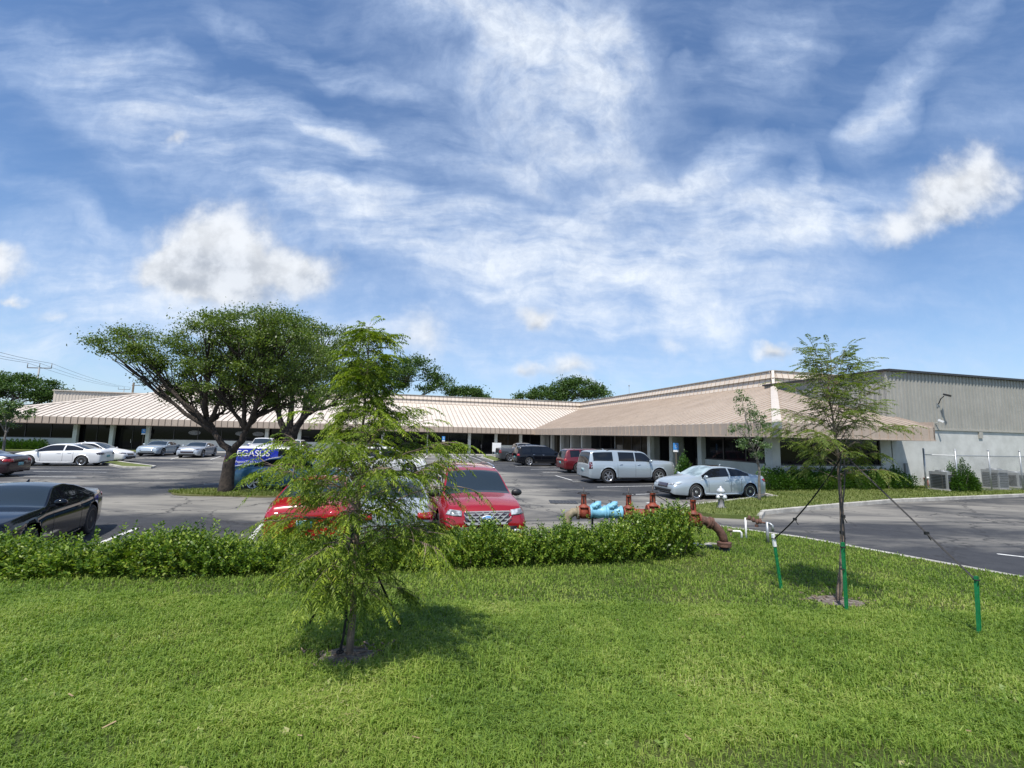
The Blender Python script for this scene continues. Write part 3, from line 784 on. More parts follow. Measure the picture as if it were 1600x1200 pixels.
M_['bark'] = mat('bark', (.055, .042, .033), .95, col2=(.022, .017, .014), vscale=7, bump=1.0, bscale=26)
M_['bark_pale'] = mat('bark_pale', (.27, .20, .15), .9, col2=(.14, .10, .075), vscale=9, bump=.7, bscale=40)
M_['bark_grey'] = mat('bark_grey', (.20, .18, .155), .9, col2=(.11, .10, .085), vscale=6, bump=.7, bscale=30)

def curve(a, b, bend, n=7, wob=0., rr=random):
    a = Vector(a); b = Vector(b); m = (a+b)/2+Vector(bend); pts = []
    for i in range(n+1):
        t = i/n; p = a*(1-t)**2+m*2*t*(1-t)+b*t*t
        if 0 < i < n: p += Vector((rr.uniform(-1, 1), rr.uniform(-1, 1), rr.uniform(-1, 1)))*wob
        pts.append(p)
    return pts
def big_tree(name, base, fork_h, r0, lobes, label, cat, group, nclump, nleaf, lsize, clump_r, leafm, barkm, trunks=1, lean=(0, 0), seed=1, limb_r=.35, flat=.6, forks=None, fit=1.0):
    """lobes: (x,y,z,rx,ry,rz) in world; limbs reach every lobe, leaf clumps fill their outer shell"""
    rr = random.Random(seed); r = np.random.default_rng(seed)
    B = Vector(base); root = empty(name, B, 0, label, cat, group); W = MB()
    fork = B+Vector((lean[0], lean[1], fork_h))
    tr = curve(B-UZ*.15, fork, (rr.uniform(-.1, .1), 0, 0), 6, .02, rr)
    W.tube([p-B for p in tr], [r0*(1.35 if i == 0 else 1.06-.07*i) for i in range(7)], 12)
    tips = []; tot = sum((l[3]*l[5])**.9 for l in lobes); LV = []
    nf = len(forks) if forks else 3
    order = sorted(range(len(lobes)), key=lambda i: lobes[i][0]); grp = {i: min(nf-1, q*nf//len(lobes)) for q, i in enumerate(order)}
    mains = []
    for gi in range(nf):
        mem = [lobes[i] for i in range(len(lobes)) if grp[i] == gi] or [lobes[0]]
        c = Vector((sum(m[0] for m in mem)/len(mem), sum(m[1] for m in mem)/len(mem), min(m[2] for m in mem)-.2))
        f0 = (B+Vector(forks[gi])) if forks else fork
        c = f0+Vector(((c.x-f0.x)*.6, (c.y-f0.y)*.6, c.z-f0.z)); end = f0.lerp(c, .72); ml = curve(fork-UZ*.25, end, ((f0-fork).x*.8, 0, (f0.z-fork.z)*.5), 7, .05, rr)
        W.tube([p-B for p in ml], [r0*(.54-.31*i/7) for i in range(8)], 10); mains.append(ml)
    for li, (x, y, z, rx, ry, rz) in enumerate(lobes):
        c = Vector((x, y, z)); k = int(nclump*((rx*rz)**.9)/tot)+3
        ml = mains[grp[li]]; start = ml[rr.choice((4, 5, 6, 7))]
        inner = c-UZ*rz*.35
        limb = curve(start, inner, (rr.uniform(-.3, .3), rr.uniform(-.3, .3), -.12*(inner-start).length*rr.uniform(.2, 1)), 7, .06, rr)
        W.tube([p-B for p in limb], [r0*limb_r*(1.0-.72*i/7) for i in range(8)], 8)
        for j in range(k):
            while True:
                v = Vector((rr.gauss(0, 1), rr.gauss(0, 1), rr.gauss(0, 1))).normalized()
                if v.z > -.55: break
            q = rr.uniform(.45, 1.0)**.6
            p = c+Vector((v.x*rx, v.y*ry, v.z*rz))*q
            if j % 2 == 0:
                s = limb[rr.randint(3, 7)]
                W.tube([u-B for u in curve(s, p, (0, 0, -.05*(p-s).length), 4, .05, rr)], [r0*.13, r0*.10, r0*.075, r0*.05, r0*.025], 5, cap=False)
            cr = clump_r*rr.uniform(.6, 1.25); m = int(nleaf*rr.uniform(.6, 1.3))
            o = r.normal(size=(m, 3))*np.array([cr, cr, cr*flat])*.55
            LV.append(leaves(o+np.array(p-B), lsize, .5, .6, r=r))
    W.build('trunk', barkm, root)
    soup('crown', np.concatenate(LV), 4, leafm, root)
    return root

def lobes_px(lst, Y, dep=.8, jig=1.0, seed=0):
    out = []; rr = random.Random(seed)
    for px, py, rx, ry in lst:
        p = at(px, py, Y+rr.uniform(-1, 1)*jig); s = Y/F0
        out.append((p.x, p.y, p.z, rx*s, (rx+ry)*.5*s*dep, ry*s))
    return out
t1b = G(352, 768, .08)
big_tree('shade_tree', t1b, 1.75, .285, lobes_px([(176, 545, 36, 18), (208, 524, 32, 16), (235, 556, 34, 24), (262, 590, 40, 26), (300, 548, 50, 34), (375, 520, 62, 32), (440, 530, 54, 36), (298, 622, 42, 24),
    (345, 592, 60, 38), (420, 590, 62, 38), (488, 575, 48, 44), (415, 496, 56, 16), (352, 626, 46, 16), (455, 622, 46, 22), (370, 555, 74, 44), (330, 510, 40, 20), (400, 630, 50, 18)], t1b.y, .9, 1.5, 3),
    'broad dark shade tree on the grass island in the parking lot, leaning forked trunk', 'tree', 'shade trees in the parking lot', 480, 135, .095, .44, L_oak, M_['bark'], seed=11, limb_r=.36, flat=.5,
    forks=[(-.05, 0, 1.7), (.45, .1, 2.2)], lean=(.1, 0))
t2b = at(452, 700, 29.0); t2b.z = .05
big_tree('shade_tree', t2b, 2.3, .46, lobes_px([(400, 545, 50, 38), (455, 525, 62, 34), (505, 535, 55, 38), (540, 570, 42, 44), (495, 600, 50, 38), (430, 605, 50, 34), (520, 622, 36, 24), (460, 575, 70, 50)], t2b.y, .9, 1.5, 5),
    'large shade tree with many upright limbs just behind and right of the island tree', 'tree', 'shade trees in the parking lot', 240, 135, .14, .62, L_oak, M_['bark'], seed=12, limb_r=.36, flat=.5,
    forks=[(-.45, 0, 2.3), (0, 0, 2.6), (.45, 0, 2.4), (-.15, .2, 2.7)])
def far_tree(lst, Y, label, seed, n=90, base_h=0, leaf=.42, cl=1.3):
    L = lobes_px(lst, Y, .9, 2, seed); bx = sum(l[0] for l in L)/len(L); by = sum(l[1] for l in L)/len(L)
    big_tree('background_tree', (bx, by, 0), 4.5, .5, L, label, 'tree', 'trees behind the building', n, 120, leaf, cl, L_dark, M_['bark'], seed=seed, limb_r=.4, flat=.5)
far_tree([(640, 582, 45, 26), (600, 600, 40, 24), (680, 600, 28, 20), (585, 585, 25, 20), (560, 605, 30, 20)], 88, 'tall dense green tree rising behind the flat roof right of the shade trees', 31, 150)
far_tree([(725, 614, 26, 9), (755, 622, 10, 5)], 92, 'low green treetop peeping over the roof between two taller trees', 32, 40)
far_tree([(900, 612, 42, 22), (860, 618, 38, 14), (935, 618, 18, 14), (825, 618, 16, 8)], 92, 'wide rounded green tree behind the roof valley where the wings meet', 33, 130)
far_tree([(30, 612, 50, 26), (75, 618, 24, 22), (10, 605, 30, 24), (-60, 610, 50, 30)], 84, 'dark olive tree mass at the far left edge beside the utility pole', 34, 150)
# young tree at the left by the facade
lt = at(6, 700, 40.5); lt.z = .1
big_tree('small_tree', lt, 2.0, .11, lobes_px([(28, 648, 20, 16), (8, 660, 24, 14), (-20, 640, 26, 20), (5, 640, 20, 14)], 40.5, .9, .5, 2), 'pale thin leaved small tree in front of the left facade hedge', 'tree', None, 34, 70, .22, .42, L_small, M_['bark_grey'], seed=21, limb_r=.5)
# young tree behind the hydrant
rt_ = G(1186, 781, .13)
R2 = at(1172, 700, rt_.y)
big_tree('small_tree', rt_, 1.75, .06, [l for l in lobes_px([(1160, 622, 11, 12), (1164, 640, 16, 12), (1180, 655, 16, 14), (1155, 672, 20, 10), (1178, 690, 24, 18), (1195, 672, 14, 14), (1182, 712, 10, 5)], rt_.y, .9, .15, 6)],
         'slender young tree with sparse leaves beside the silver sedan', 'tree', None, 56, 42, .085, .17, L_small, M_['bark_grey'], seed=22, limb_r=.45, flat=.8)

# feathery staked saplings
def sapling(base, H, spread, label, seed, leafm, nbr, lean=(0, 0), dens=1.0, low=.30, droop=1.0, prof=None, lift=.0, barkm=None, tr=.035, barez=None, bendx=None, upbare=0.):
    rr = random.Random(seed); r = np.random.default_rng(seed)
    B = Vector(base); root = empty('cypress_sapling', B, 0, label, 'sapling', 'staked cypress saplings')
    bare = [False]; W = MB(); top = Vector((lean[0], lean[1], H))
    tk = curve((0, 0, -.1), top, (lean[0]*-.6 if bendx is None else bendx, 0, 0), 12, .012, rr)
    W.tube(tk, [tr*(1.25-1.1*i/12) for i in range(13)], 9); LV = []
    def tkp(z):
        for i in range(12):
            if tk[i+1].z >= z: t = (z-tk[i].z)/(tk[i+1].z-tk[i].z); return tk[i].lerp(tk[i+1], t)
        return tk[-1]
    def frond(p, d, L, w):
        # rachis with two rows of narrow leaflets hanging slightly
        n = max(6, int(L/.0125)); t = np.linspace(0, 1, n)
        d = d.normalized(); dd = np.array(d)
        pts = np.array(p)+np.outer(t*L, dd); pts[:, 2] -= (t**2)*L*.45*droop
        side = np.cross(dd, [0, 0, 1.]); side = side/max(1e-6, np.linalg.norm(side))
        ll = w*np.sin(PI*(.12+.80*t))**.7
        for sg in (-1, 1):
            ax = side*sg*.85+dd*.45+np.array([0, 0, -.25*droop])
            ax = ax+r.normal(size=(n, 3))*.18; ax = unit(ax)
            tip = pts+ax*ll[:, None]; mid = pts+ax*ll[:, None]*.45+np.array([0, 0, .002])
            tip = tip+np.array([0, 0, -.30*droop])*ll[:, None]
            wd = dd*.0058+r.normal(size=(n, 3))*.0014
            LV.append(np.stack([pts, mid+wd, tip, mid-wd], 1))
    def branchlet(p, d, L, lvl):
        pts = [Vector(p)]; v = Vector(d).normalized(); n = 5
        for i in range(n):
            v = (v+Vector((rr.uniform(-.14, .14), rr.uniform(-.14, .14), rr.uniform(-.10, .06)-.07*droop))).normalized(); pts.append(pts[-1]+v*L/n)
        rad = .0028*(1+L*2.6) if lvl else .0075*(L+.25)
        W.tube(pts, [rad*(1-.85*i/n) for i in range(n+1)], 4 if lvl else 5, cap=False)
        if lvl == 0:
            k = max(3, int(L/.055*dens))
            for j in range(k):
                t = rr.uniform(.12, 1.0); i = min(n-1, int(t*n)); q = pts[i].lerp(pts[i+1], t*n-i); dd = (pts[i+1]-pts[i]).normalized()
                s = dd.cross(UZ).normalized()*(1 if j % 2 else -1)
                branchlet(q, dd*.65+s*.8+UZ*rr.uniform(-.35, .35), min(.40, L*.42)*rr.uniform(.5, 1.1)*(1.15-t*.5), 1)
            for j in range(3): branchlet(pts[-2+j % 2], (pts[-1]-pts[-2])+Vector((rr.uniform(-.1, .1),)*3)*.5, L*.25, 1)
        else:
            k = max(3, int(L/.046*dens))
            for j in range(k):
                t = rr.uniform(.1, 1.0); i = min(n-1, int(t*n)); q = pts[i].lerp(pts[i+1], t*n-i); dd = (pts[i+1]-pts[i]).normalized()
                s = dd.cross(UZ); s = (s.normalized() if s.length > .01 else Vector((1, 0, 0)))*(1 if j % 2 else -1)
                if bare[0] and rr.random() < .75: continue
                frond(q, dd*.7+s*.8+UZ*rr.uniform(-.6, .15), rr.uniform(.11, .20), rr.uniform(.034, .056))
            frond(pts[-1], pts[-1]-pts[-2], .19, .046)
    for b in range(nbr):
        u = (b+rr.random())/nbr; bare[0] = bool(barez and barez[0] < u < barez[1] and rr.random() < .8) or (u > .6 and rr.random() < upbare); z = H*(low+(1-low)*u**1.0*.985)
        R_ = spread*prof(u)*rr.uniform(.65, 1.08)
        if R_ < .04: continue
        a = b*2.39996+rr.uniform(-.5, .5)
        el = lift+.25+.9*u+rr.uniform(-.15, .2)
        branchlet(tkp(z), (math.cos(a), math.sin(a), math.tan(min(el, 1.25))), R_/max(.62, math.cos(min(el, 1.25)))*.95, 0)
    W.build('trunk', barkm or M_['bark_pale'], root)
    soup('foliage', np.concatenate(LV), 4, leafm, root)
    return root
lz = lambda x, y: float(lawn_h(x, y))
B1 = Vector((SAP1[0], SAP1[1], lz(*SAP1))); B2 = Vector((SAP2[0], SAP2[1], lz(*SAP2)))
pf1 = lambda u: (1.0 if u < .42 else (1.0-.9*(u-.42)/.12 if u < .50 else .30+.18*math.sin((u-.5)*9)))*(1 if u < .9 else .6)
H1 = at(575, 492, SAP1[1]).z-B1.z; H2 = at(1290, 534, SAP2[1]).z-B2.z
sapling(B1, H1*.93, .88, 'bright green feathery cypress sapling nearest the camera on the front lawn', 5, L_cyp, 84, (at(575, 492, SAP1[1]).x-B1.x, .05), .58, .20, 1.0,
        lambda u: float(np.interp(u, (0, .12, .26, .40, .50, .56, .62, .70, .92, 1), (.66, .92, 1.10, .88, .60, .42, .22, .20, .22, .14))), tr=.029, barez=(.48, .64), upbare=.42)
sapling(B2, H2*.84, .78, 'sparser olive brown cypress sapling strapped between green stakes at right', 9, L_cyp2, 36, (at(1290, 534, SAP2[1]).x-B2.x, .05), .52, .52, .75,
        lambda u: (.80 if u < .2 else 1.0-.42*u), lift=.25, tr=.034, bendx=.28)

# hedges
def hedge(name, path, width, hfun, n, size, leafm, label, cat='hedge', seed=1, aspect=.62, stems=True, z0=lambda x, y: 0.0, ends=.5, sprig=.08, upd=.8, nsprig=0):
    """path list of (x,y); leaves in the outer shell of a bumpy bank following the path"""
    rr = random.Random(seed); r = np.random.default_rng(seed)
    P = np.array([(p[0], p[1]) for p in path], float); seg = np.linalg.norm(np.diff(P, axis=0), axis=1); cum = np.concatenate([[0], np.cumsum(seg)]); L = cum[-1]
    s = r.random(n)*L; x = np.interp(s, cum, P[:, 0]); y = np.interp(s, cum, P[:, 1])
    i = np.clip(np.searchsorted(cum, s)-1, 0, len(seg)-1); d = (P[i+1]-P[i])/seg[i][:, None]; nrm = np.stack([-d[:, 1], d[:, 0]], 1)
    endf = np.clip(np.minimum(s, L-s)/ends, .15, 1)**.5
    h = np.array([hfun(a) for a in s])*endf; wv = width*(.8+.25*np.sin(s*2.1+seed)+.15*np.sin(s*5.3))*endf
    th = r.random(n)*PI; q = r.random(n)**.35
    lump = 1+.10*np.sin(s*7+th*3)+.08*np.sin(s*13-th*5)
    off = np.cos(th)*wv*q*lump; zz = np.abs(np.sin(th))**.75*h*q*lump; foot = r.random(n) < .22; zz = np.where(foot, h*r.random(n)*.7, zz)
    sp = r.random(n) < sprig; zz = np.where(sp, zz*(1+.38*r.random(n)*(np.sin(s*9.1+np.round(off*9))*.5+.5)), zz)
    zz = zz*(.90+.12*np.abs(np.sin(s*2.6+seed))+.06*np.sin(s*17+off*9)+.06*np.sin(s*6.3-off*14))
    X = x+nrm[:, 0]*off; Y = y+nrm[:, 1]*off
    Z = np.array([z0(a, b) for a, b in zip(X, Y)])+.03+zz
    dirs = np.stack([nrm[:, 0]*np.cos(th), nrm[:, 1]*np.cos(th), .6+np.sin(th)*.8], 1)
    B = Vector((P[:, 0].mean(), P[:, 1].mean(), 0)); root = empty(name, B, 0, label, cat)
    pts = np.stack([X, Y, Z], 1)-np.array(B); LVs = [leaves(pts, size, aspect, upd, .7, dirs=dirs, r=r)]
    for k in range(nsprig):
        sj = rr.uniform(.05, L-.05); ax = np.interp(sj, cum, P[:, 0]); ay = np.interp(sj, cum, P[:, 1]); ii = min(len(seg)-1, max(0, int(np.searchsorted(cum, sj))-1)); nx, ny = -(P[ii+1]-P[ii])[1]/seg[ii], (P[ii+1]-P[ii])[0]/seg[ii]
        tt = rr.uniform(0, PI); o_ = math.cos(tt)*width*rr.uniform(.7, 1.02); hh = hfun(sj)*math.sin(tt)**.7*rr.uniform(.72, 1.0)
        b = Vector((ax+nx*o_-B.x, ay+ny*o_-B.y, z0(ax+nx*o_, ay+ny*o_)+hh)); d = Vector((nx*math.cos(tt)*.8+rr.uniform(-.4, .4), ny*math.cos(tt)*.8+rr.uniform(-.4, .4), .55+math.sin(tt))).normalized()
        l_ = rr.uniform(.10, .26)*(1.75 if rr.random() < .10 else 1); m_ = int(l_/.020)+3
        q = np.array([tuple(b+d*l_*(i+.5)/m_) for i in range(m_)]); dn = []
        sd_ = d.cross(Vector((rr.uniform(-1, 1), rr.uniform(-1, 1), .3))).normalized(); s2 = d.cross(sd_)
        for i in range(m_): a_ = i*2.4; dn.append(tuple(sd_*math.cos(a_)+s2*math.sin(a_)+d*(.5+.6*i/m_)))
        dn = np.array(dn); LVs.append(leaves(q+dn*size*.45, size*1.05, aspect, upd*.9, .35, dirs=dn*1.4, r=r))
    soup('foliage', np.concatenate(LVs), 4, leafm, root)
    W = MB(); k = int(L*7)
    for j in range(k):
        sj = rr.uniform(0.1, L-.1); a = np.array([np.interp(sj, cum, P[:, 0]), np.interp(sj, cum, P[:, 1])])+np.array([rr.uniform(-1, 1), rr.uniform(-1, 1)])*width*.4
        b = Vector((a[0]-B.x, a[1]-B.y, z0(*a)-.05)); e = b+Vector((rr.uniform(-.25, .25), rr.uniform(-.25, .25), hfun(sj)*rr.uniform(.7, 1.0)))
        W.tube(curve(b, e, (rr.uniform(-.08, .08), 0, 0), 3), [.012, .010, .007, .003], 4, cap=False)
    W.build('stem', M_['bark_grey'], root)
    return root
fh = [G(-60, 905, .1), G(100, 902, .15), G(250, 897, .15), G(400, 893, .15), G(560, 888, .15), G(700, 880, .15), G(850, 873, .15), G(1000, 867, .15), G(1080, 860, .15)]
fp = [(p.x, p.y) for p in fh]
FL = 0
def fhh(s):
    k = -.03+ float(np.interp(s, (0, 2.2, 2.9, 3.5, 4.3, 5.2, 8.5, 10.6, 11.6, 12.4, 14.6, 15.5), (.40, .36, .56, .50, .34, .46, .50, .50, .66, .80, .86, .74)))
    return k+.09*math.sin(s*2.3+1)*math.sin(s*.9)+.05*math.sin(s*3.9)+.05*math.sin(s*8.1)
hedge('hedge', fp, .46, fhh, 42000, .054, L_hedge, 'loose glossy yellow green hedge along the front edge of the parking lot', seed=4, z0=lz, ends=.35, sprig=.05, nsprig=4200)
hw = [E0-Nn*1.1-D*.2, E0-Nn*1.1+D*SD*.5, S0-Nn*1.1-D*.8]
hedge('hedge', [(p.x, p.y) for p in hw], .75, lambda s: 1.05+.03*math.sin(s*3), 30000, .085, L_box, 'clipped dark green hedge under the windows of the right wing', seed=6, ends=.3, sprig=.02, z0=lambda x, y: .13)
hl = [OM-D*tm(92)+Nn*1.3, OM-D*tm(-60)+Nn*1.3]
hedge('hedge', [(p.x, p.y) for p in hl], .7, lambda s: .95+.05*math.sin(s*2), 9000, .15, L_box, 'low clipped hedge against the far left facade beside the white sedans', seed=7, ends=.4, sprig=.02, z0=lambda x, y: .1)
bp_ = at(1072, 712, 26.5)
hedge('bush', [(bp_.x-.6, bp_.y), (bp_.x+.5, bp_.y+.2)], .7, lambda s: 1.55+.2*math.sin(s*5), 4500, .10, L_box, 'leafy green bush beside the doorway behind the blue accessible parking sign', 'bush', seed=8, ends=.5, sprig=.2, z0=lambda x, y: .1)
bf = G(1518, 769, .13)
hedge('bush', [(bf.x-1.0, bf.y+.35), (bf.x+.95, bf.y+.75)], .8, lambda s: 1.35+.15*math.sin(s*6), 9500, .085, L_box, 'round leafy bush growing against the chain link fence', 'bush', seed=9, ends=.6, sprig=.25, z0=lambda x, y: .12)

# lawn grass blades
def grass():
    r = np.random.default_rng(3); V = []
    def patch(n, x0, x1, y0, y1, L, W, pw=1.0, hz=None):
        X = x0+(x1-x0)*r.random(n); Y = y0+(y1-y0)*r.random(n)**pw
        k = (np.abs(X) < 1.25*Y+3.2) & (Y < lawn_edge(X)-.05); X = X[k]; Y = Y[k]; n = len(X)
        for cx, cy, rr_ in ((SAP1[0], SAP1[1], .26), (SAP2[0], SAP2[1], .34)):
            k = (np.hypot(X-cx, Y-cy) > rr_*(.7+.5*r.random(n))); X = X[k]; Y = Y[k]; n = len(X)
        cl = np.sin(X*23+3*np.sin(Y*9))*np.sin(Y*27+3*np.sin(X*11)); k = r.random(n) < .72+.42*cl; X = X[k]; Y = Y[k]; n = len(X); cl = cl[k]
        dp = G(1380, 1185, .85); k = (np.hypot((X-dp.x)/1.5, (Y-dp.y)/.5)+.25*np.sin(X*9)*np.sin(Y*8) > .8) | (r.random(n) < .35); X = X[k]; Y = Y[k]; n = len(X); cl = cl[k]
        Z = lawn_h(X, Y); pn = .5+.5*np.sin(X*1.9+np.sin(Y*2.3))*np.sin(Y*1.4+np.sin(X*1.7))
        az = r.random(n)*2*PI; ln = L*(.55+.75*r.random(n))*(.8+.35*pn)*(1+.32*cl)*np.where(r.random(n) < .03, 1.7, 1); bend = .35+.9*r.random(n)
        dx, dy = np.cos(az), np.sin(az); w = W*(.6+.7*r.random(n))
        px, py = -dy*w*.5, dx*w*.5
        b = np.stack([X, Y, Z-.004], 1); s = np.stack([px, py, 0*px], 1)
        m = b+np.stack([dx*ln*.22*bend, dy*ln*.22*bend, ln*.62], 1); t = b+np.stack([dx*ln*.75*bend, dy*ln*.75*bend, ln*(1.0-.38*bend)], 1)
        V.append(np.stack([b-s, b+s, m+s*.75, m-s*.75], 1)); V.append(np.stack([m-s*.75, m+s*.75, t+s*.12, t-s*.12], 1))
    patch(360000, -7, 7, 1.3, 3.6, .056, .0062)
    patch(440000, -10.5, 10.5, 3.0, 6.5, .060, .0092)
    patch(240000, -14, 14, 6.0, 13.6, .060, .016)
    m = leafmat('grass_blade', ((0, (.070, .135, .020)), (.35, (.170, .268, .040)), (.7, (.275, .37, .068)), (.92, (.40, .44, .13)), (1, (.52, .48, .26))), .38, .5, .35, .45, .8)
    o = soup('grass', np.concatenate(V), 4, m); tag(o, 'short mown green lawn grass blades', 'grass', None, 'stuff')
    V.clear()
    W = []; n = 0
    for k in range(230):
        y = 1.6+5*r.random()**1.6; x = (r.random()*2-1)*1.2*y; q = r.integers(5, 11); z = float(lawn_h(x, y))
        P = np.array([[x, y, z+.02]]*q)+r.normal(size=(q, 3))*[.018, .018, .006]; W.append(leaves(P, .035+.02*r.random(), .75, 1.2, .8, r=r))
    o = soup('weeds', np.concatenate(W), 4, leafmat('weed_leaf', ((0, (.12, .20, .04)), (.7, (.24, .33, .07)), (1, (.45, .42, .2))), .3, .5, .4)); tag(o, 'small broad leaved weeds in the lawn', 'weeds', None, 'stuff')
    W = MB(); rr = random.Random(8)
    for k in range(45):
        y = 1.7+5.5*rr.random()**1.5; x = rr.uniform(-1.2, 1.2)*y; z = float(lawn_h(x, y))+.035; b = rr.uniform(0, 2*PI); l_ = rr.uniform(.02, .07)
        W.bar((x, y, z), (x+l_*math.cos(b), y+l_*math.sin(b), z+rr.uniform(-.012, .012)), rr.uniform(.004, .018), .002)
    W.build('dead_leaves', mat('dead_leaf', (.42, .32, .18), .8, col2=(.22, .14, .08), vscale=3), kind='stuff')
grass()
def island_grass(poly, n, z, L, Wd, m):
    r = np.random.default_rng(12); P = np.array(poly); lo = P.min(0); hi = np.minimum(P.max(0), [34, 29]); X = lo[0]+(hi[0]-lo[0])*r.random(n); Y = lo[1]+(hi[1]-lo[1])*r.random(n)
    ins = np.zeros(n, bool); j = len(P)-1
    for i in range(len(P)):
        c = ((P[i, 1] > Y) != (P[j, 1] > Y)) & (X < (P[j, 0]-P[i, 0])*(Y-P[i, 1])/(P[j, 1]-P[i, 1]+1e-9)+P[i, 0]); ins ^= c; j = i
    X = X[ins]; Y = Y[ins]; n = len(X); az = r.random(n)*2*PI; ln = L*(.4+.8*r.random(n)); dx, dy = np.cos(az)*ln*.6, np.sin(az)*ln*.6; px, py = -np.sin(az)*Wd, np.cos(az)*Wd
    b = np.stack([X, Y, np.full(n, z)], 1); s_ = np.stack([px, py, 0*px], 1); t = b+np.stack([dx, dy, ln], 1)
    o = soup('grass', np.stack([b-s_, b+s_, t+s_*.3, t-s_*.3], 1), 4, m); tag(o, 'short rough grass on the islands of the lot', 'grass', None, 'stuff')
L_dry = leafmat('grass_dull', ((0, (.07, .10, .022)), (.5, (.15, .19, .045)), (.9, (.24, .26, .09)), (1, (.36, .32, .17))), .3, .6, .25, .5, .5)
island_grass([(p[0], p[1]) for p in isl], 90000, .125, .075, .014, L_dry)
island_grass([(-11.0+2.9*math.cos(t), 18.75+.95*math.sin(t)) for t in th], 9000, .045, .09, .014, L_dry)

# ------------------------------------------------------------------ vehicles
def interp(pts, x):
    xs = [p[0] for p in pts]; zs = [p[1] for p in pts]; n = len(pts)
    if x <= xs[0]: return zs[0]
    if x >= xs[-1]: return zs[-1]
    i = max(k for k in range(n-1) if xs[k] <= x); h = xs[i+1]-xs[i]; t = (x-xs[i])/h
    def sl(k):
        if k == 0 or k == n-1: return 0 if False else ((zs[min(k+1, n-1)]-zs[max(k-1, 0)])/(xs[min(k+1, n-1)]-xs[max(k-1, 0)]))
        a = (zs[k]-zs[k-1])/(xs[k]-xs[k-1]); b = (zs[k+1]-zs[k])/(xs[k+1]-xs[k])
        return 0 if a*b <= 0 else 2*a*b/(a+b)*.9
    m0, m1 = sl(i)*h, sl(i+1)*h
    return (2*t**3-3*t*t+1)*zs[i]+(t**3-2*t*t+t)*m0+(-2*t**3+3*t*t)*zs[i+1]+(t**3-t*t)*m1
KIND = dict(
  sedan=dict(L=4.9, W=1.83, H=1.45, wb=2.82, R=.335, off=-.08, top=[(-2.50, .93), (-2.42, 1.04), (-2.0, 1.10), (-1.72, 1.13), (-.85, 1.40), (-.25, 1.45), (.22, 1.43), (1.18, 1.02), (1.7, .93), (2.15, .81), (2.32, .72), (2.42, .60)],
     sh=[(-2.5, .86), (-1.6, 1.0), (-.4, .94), (1.0, .88), (1.9, .76), (2.42, .58)], xc=1.18, xr0=.26, xr1=-.80, xd=-1.74, win=[(-1.50, -.50), (-.42, .98)], doors=(-1.02, -.46, .70), crown=.045, tum=.48),
  coupe=dict(L=4.84, W=1.92, H=1.37, wb=2.85, R=.36, off=.02, top=[(-2.40, .95), (-2.34, 1.06), (-2.05, 1.04), (-1.72, 1.06), (-.85, 1.31), (-.40, 1.37), (.0, 1.35), (.82, 1.02), (1.4, 1.0), (2.1, .92), (2.36, .80), (2.44, .62)],
     sh=[(-2.4, .92), (-1.5, .99), (-.6, .92), (.8, .93), (1.9, .86), (2.44, .62)], xc=.82, xr0=.03, xr1=-.82, xd=-1.70, win=[(-1.25, -.78), (-.70, .70)], doors=(-.72, .62), crown=.05, tum=.5),
  suv=dict(L=5.0, W=1.98, H=1.77, wb=2.87, R=.38, off=.02, top=[(-2.50, .98), (-2.46, 1.12), (-2.22, 1.64), (-2.0, 1.73), (-.8, 1.77), (.2, 1.75), (.50, 1.68), (1.35, 1.20), (1.9, 1.13), (2.3, 1.02), (2.44, .88), (2.50, .72)],
     sh=[(-2.5, .96), (-1.6, 1.10), (0, 1.06), (1.2, 1.04), (2.1, .95), (2.5, .70)], xc=1.35, xr0=.50, xr1=-2.18, xd=-2.47, win=[(-2.02, -1.28), (-1.16, -.36), (-.27, 1.14)], doors=(-1.2, -.32, .80), crown=.05, tum=.34),
  bigsuv=dict(L=5.7, W=2.04, H=1.89, wb=3.30, R=.42, off=-.06, top=[(-2.88, 1.05), (-2.85, 1.18), (-2.70, 1.74), (-2.5, 1.85), (-1.2, 1.89), (.45, 1.87), (.70, 1.80), (1.25, 1.35), (1.8, 1.33), (2.5, 1.29), (2.69, 1.22), (2.75, 1.10), (2.78, .94)],
     sh=[(-2.88, 1.04), (-2.5, 1.20), (0, 1.18), (1.2, 1.18), (2.4, 1.17), (2.78, .92)], xc=1.25, xr0=.72, xr1=-2.66, xd=-2.86, win=[(-2.60, -1.38), (-1.02, .0), (.07, 1.13)], doors=(-1.12, .03, .98), crown=.04, tum=.26),
  pickup=dict(L=5.8, W=2.02, H=1.90, wb=3.6, R=.40, off=-.05, top=[(-2.95, 1.30), (-2.90, 1.36), (-1.35, 1.36), (-1.25, 1.42), (-1.02, 1.80), (-.6, 1.89), (.2, 1.88), (.42, 1.82), (1.20, 1.36), (1.7, 1.30), (2.4, 1.22), (2.72, 1.05), (2.82, .85)],
     sh=[(-2.95, 1.28), (-1.3, 1.30), (0, 1.20), (1.2, 1.18), (2.4, 1.10), (2.82, .82)], xc=1.20, xr0=.45, xr1=-1.02, xd=-1.24, win=[(-.98, -.15), (-.05, 1.02)], doors=(-1.1, -.1, .98), crown=.05, tum=.28),
  van=dict(L=5.0, W=1.98, H=1.78, wb=3.0, R=.34, off=.02, top=[(-2.45, .90), (-2.42, 1.10), (-2.30, 1.68), (-2.1, 1.76), (-.8, 1.78), (.5, 1.75), (.85, 1.68), (1.75, 1.18), (2.1, 1.05), (2.35, .90), (2.48, .72)],
     sh=[(-2.45, .9), (-2.2, 1.08), (0, 1.06), (1.5, 1.02), (2.2, .90), (2.48, .70)], xc=1.75, xr0=.85, xr1=-2.28, xd=-2.43, win=[(.1, 1.5)], doors=(-1.0, .05, 1.15), crown=.05, tum=.22))

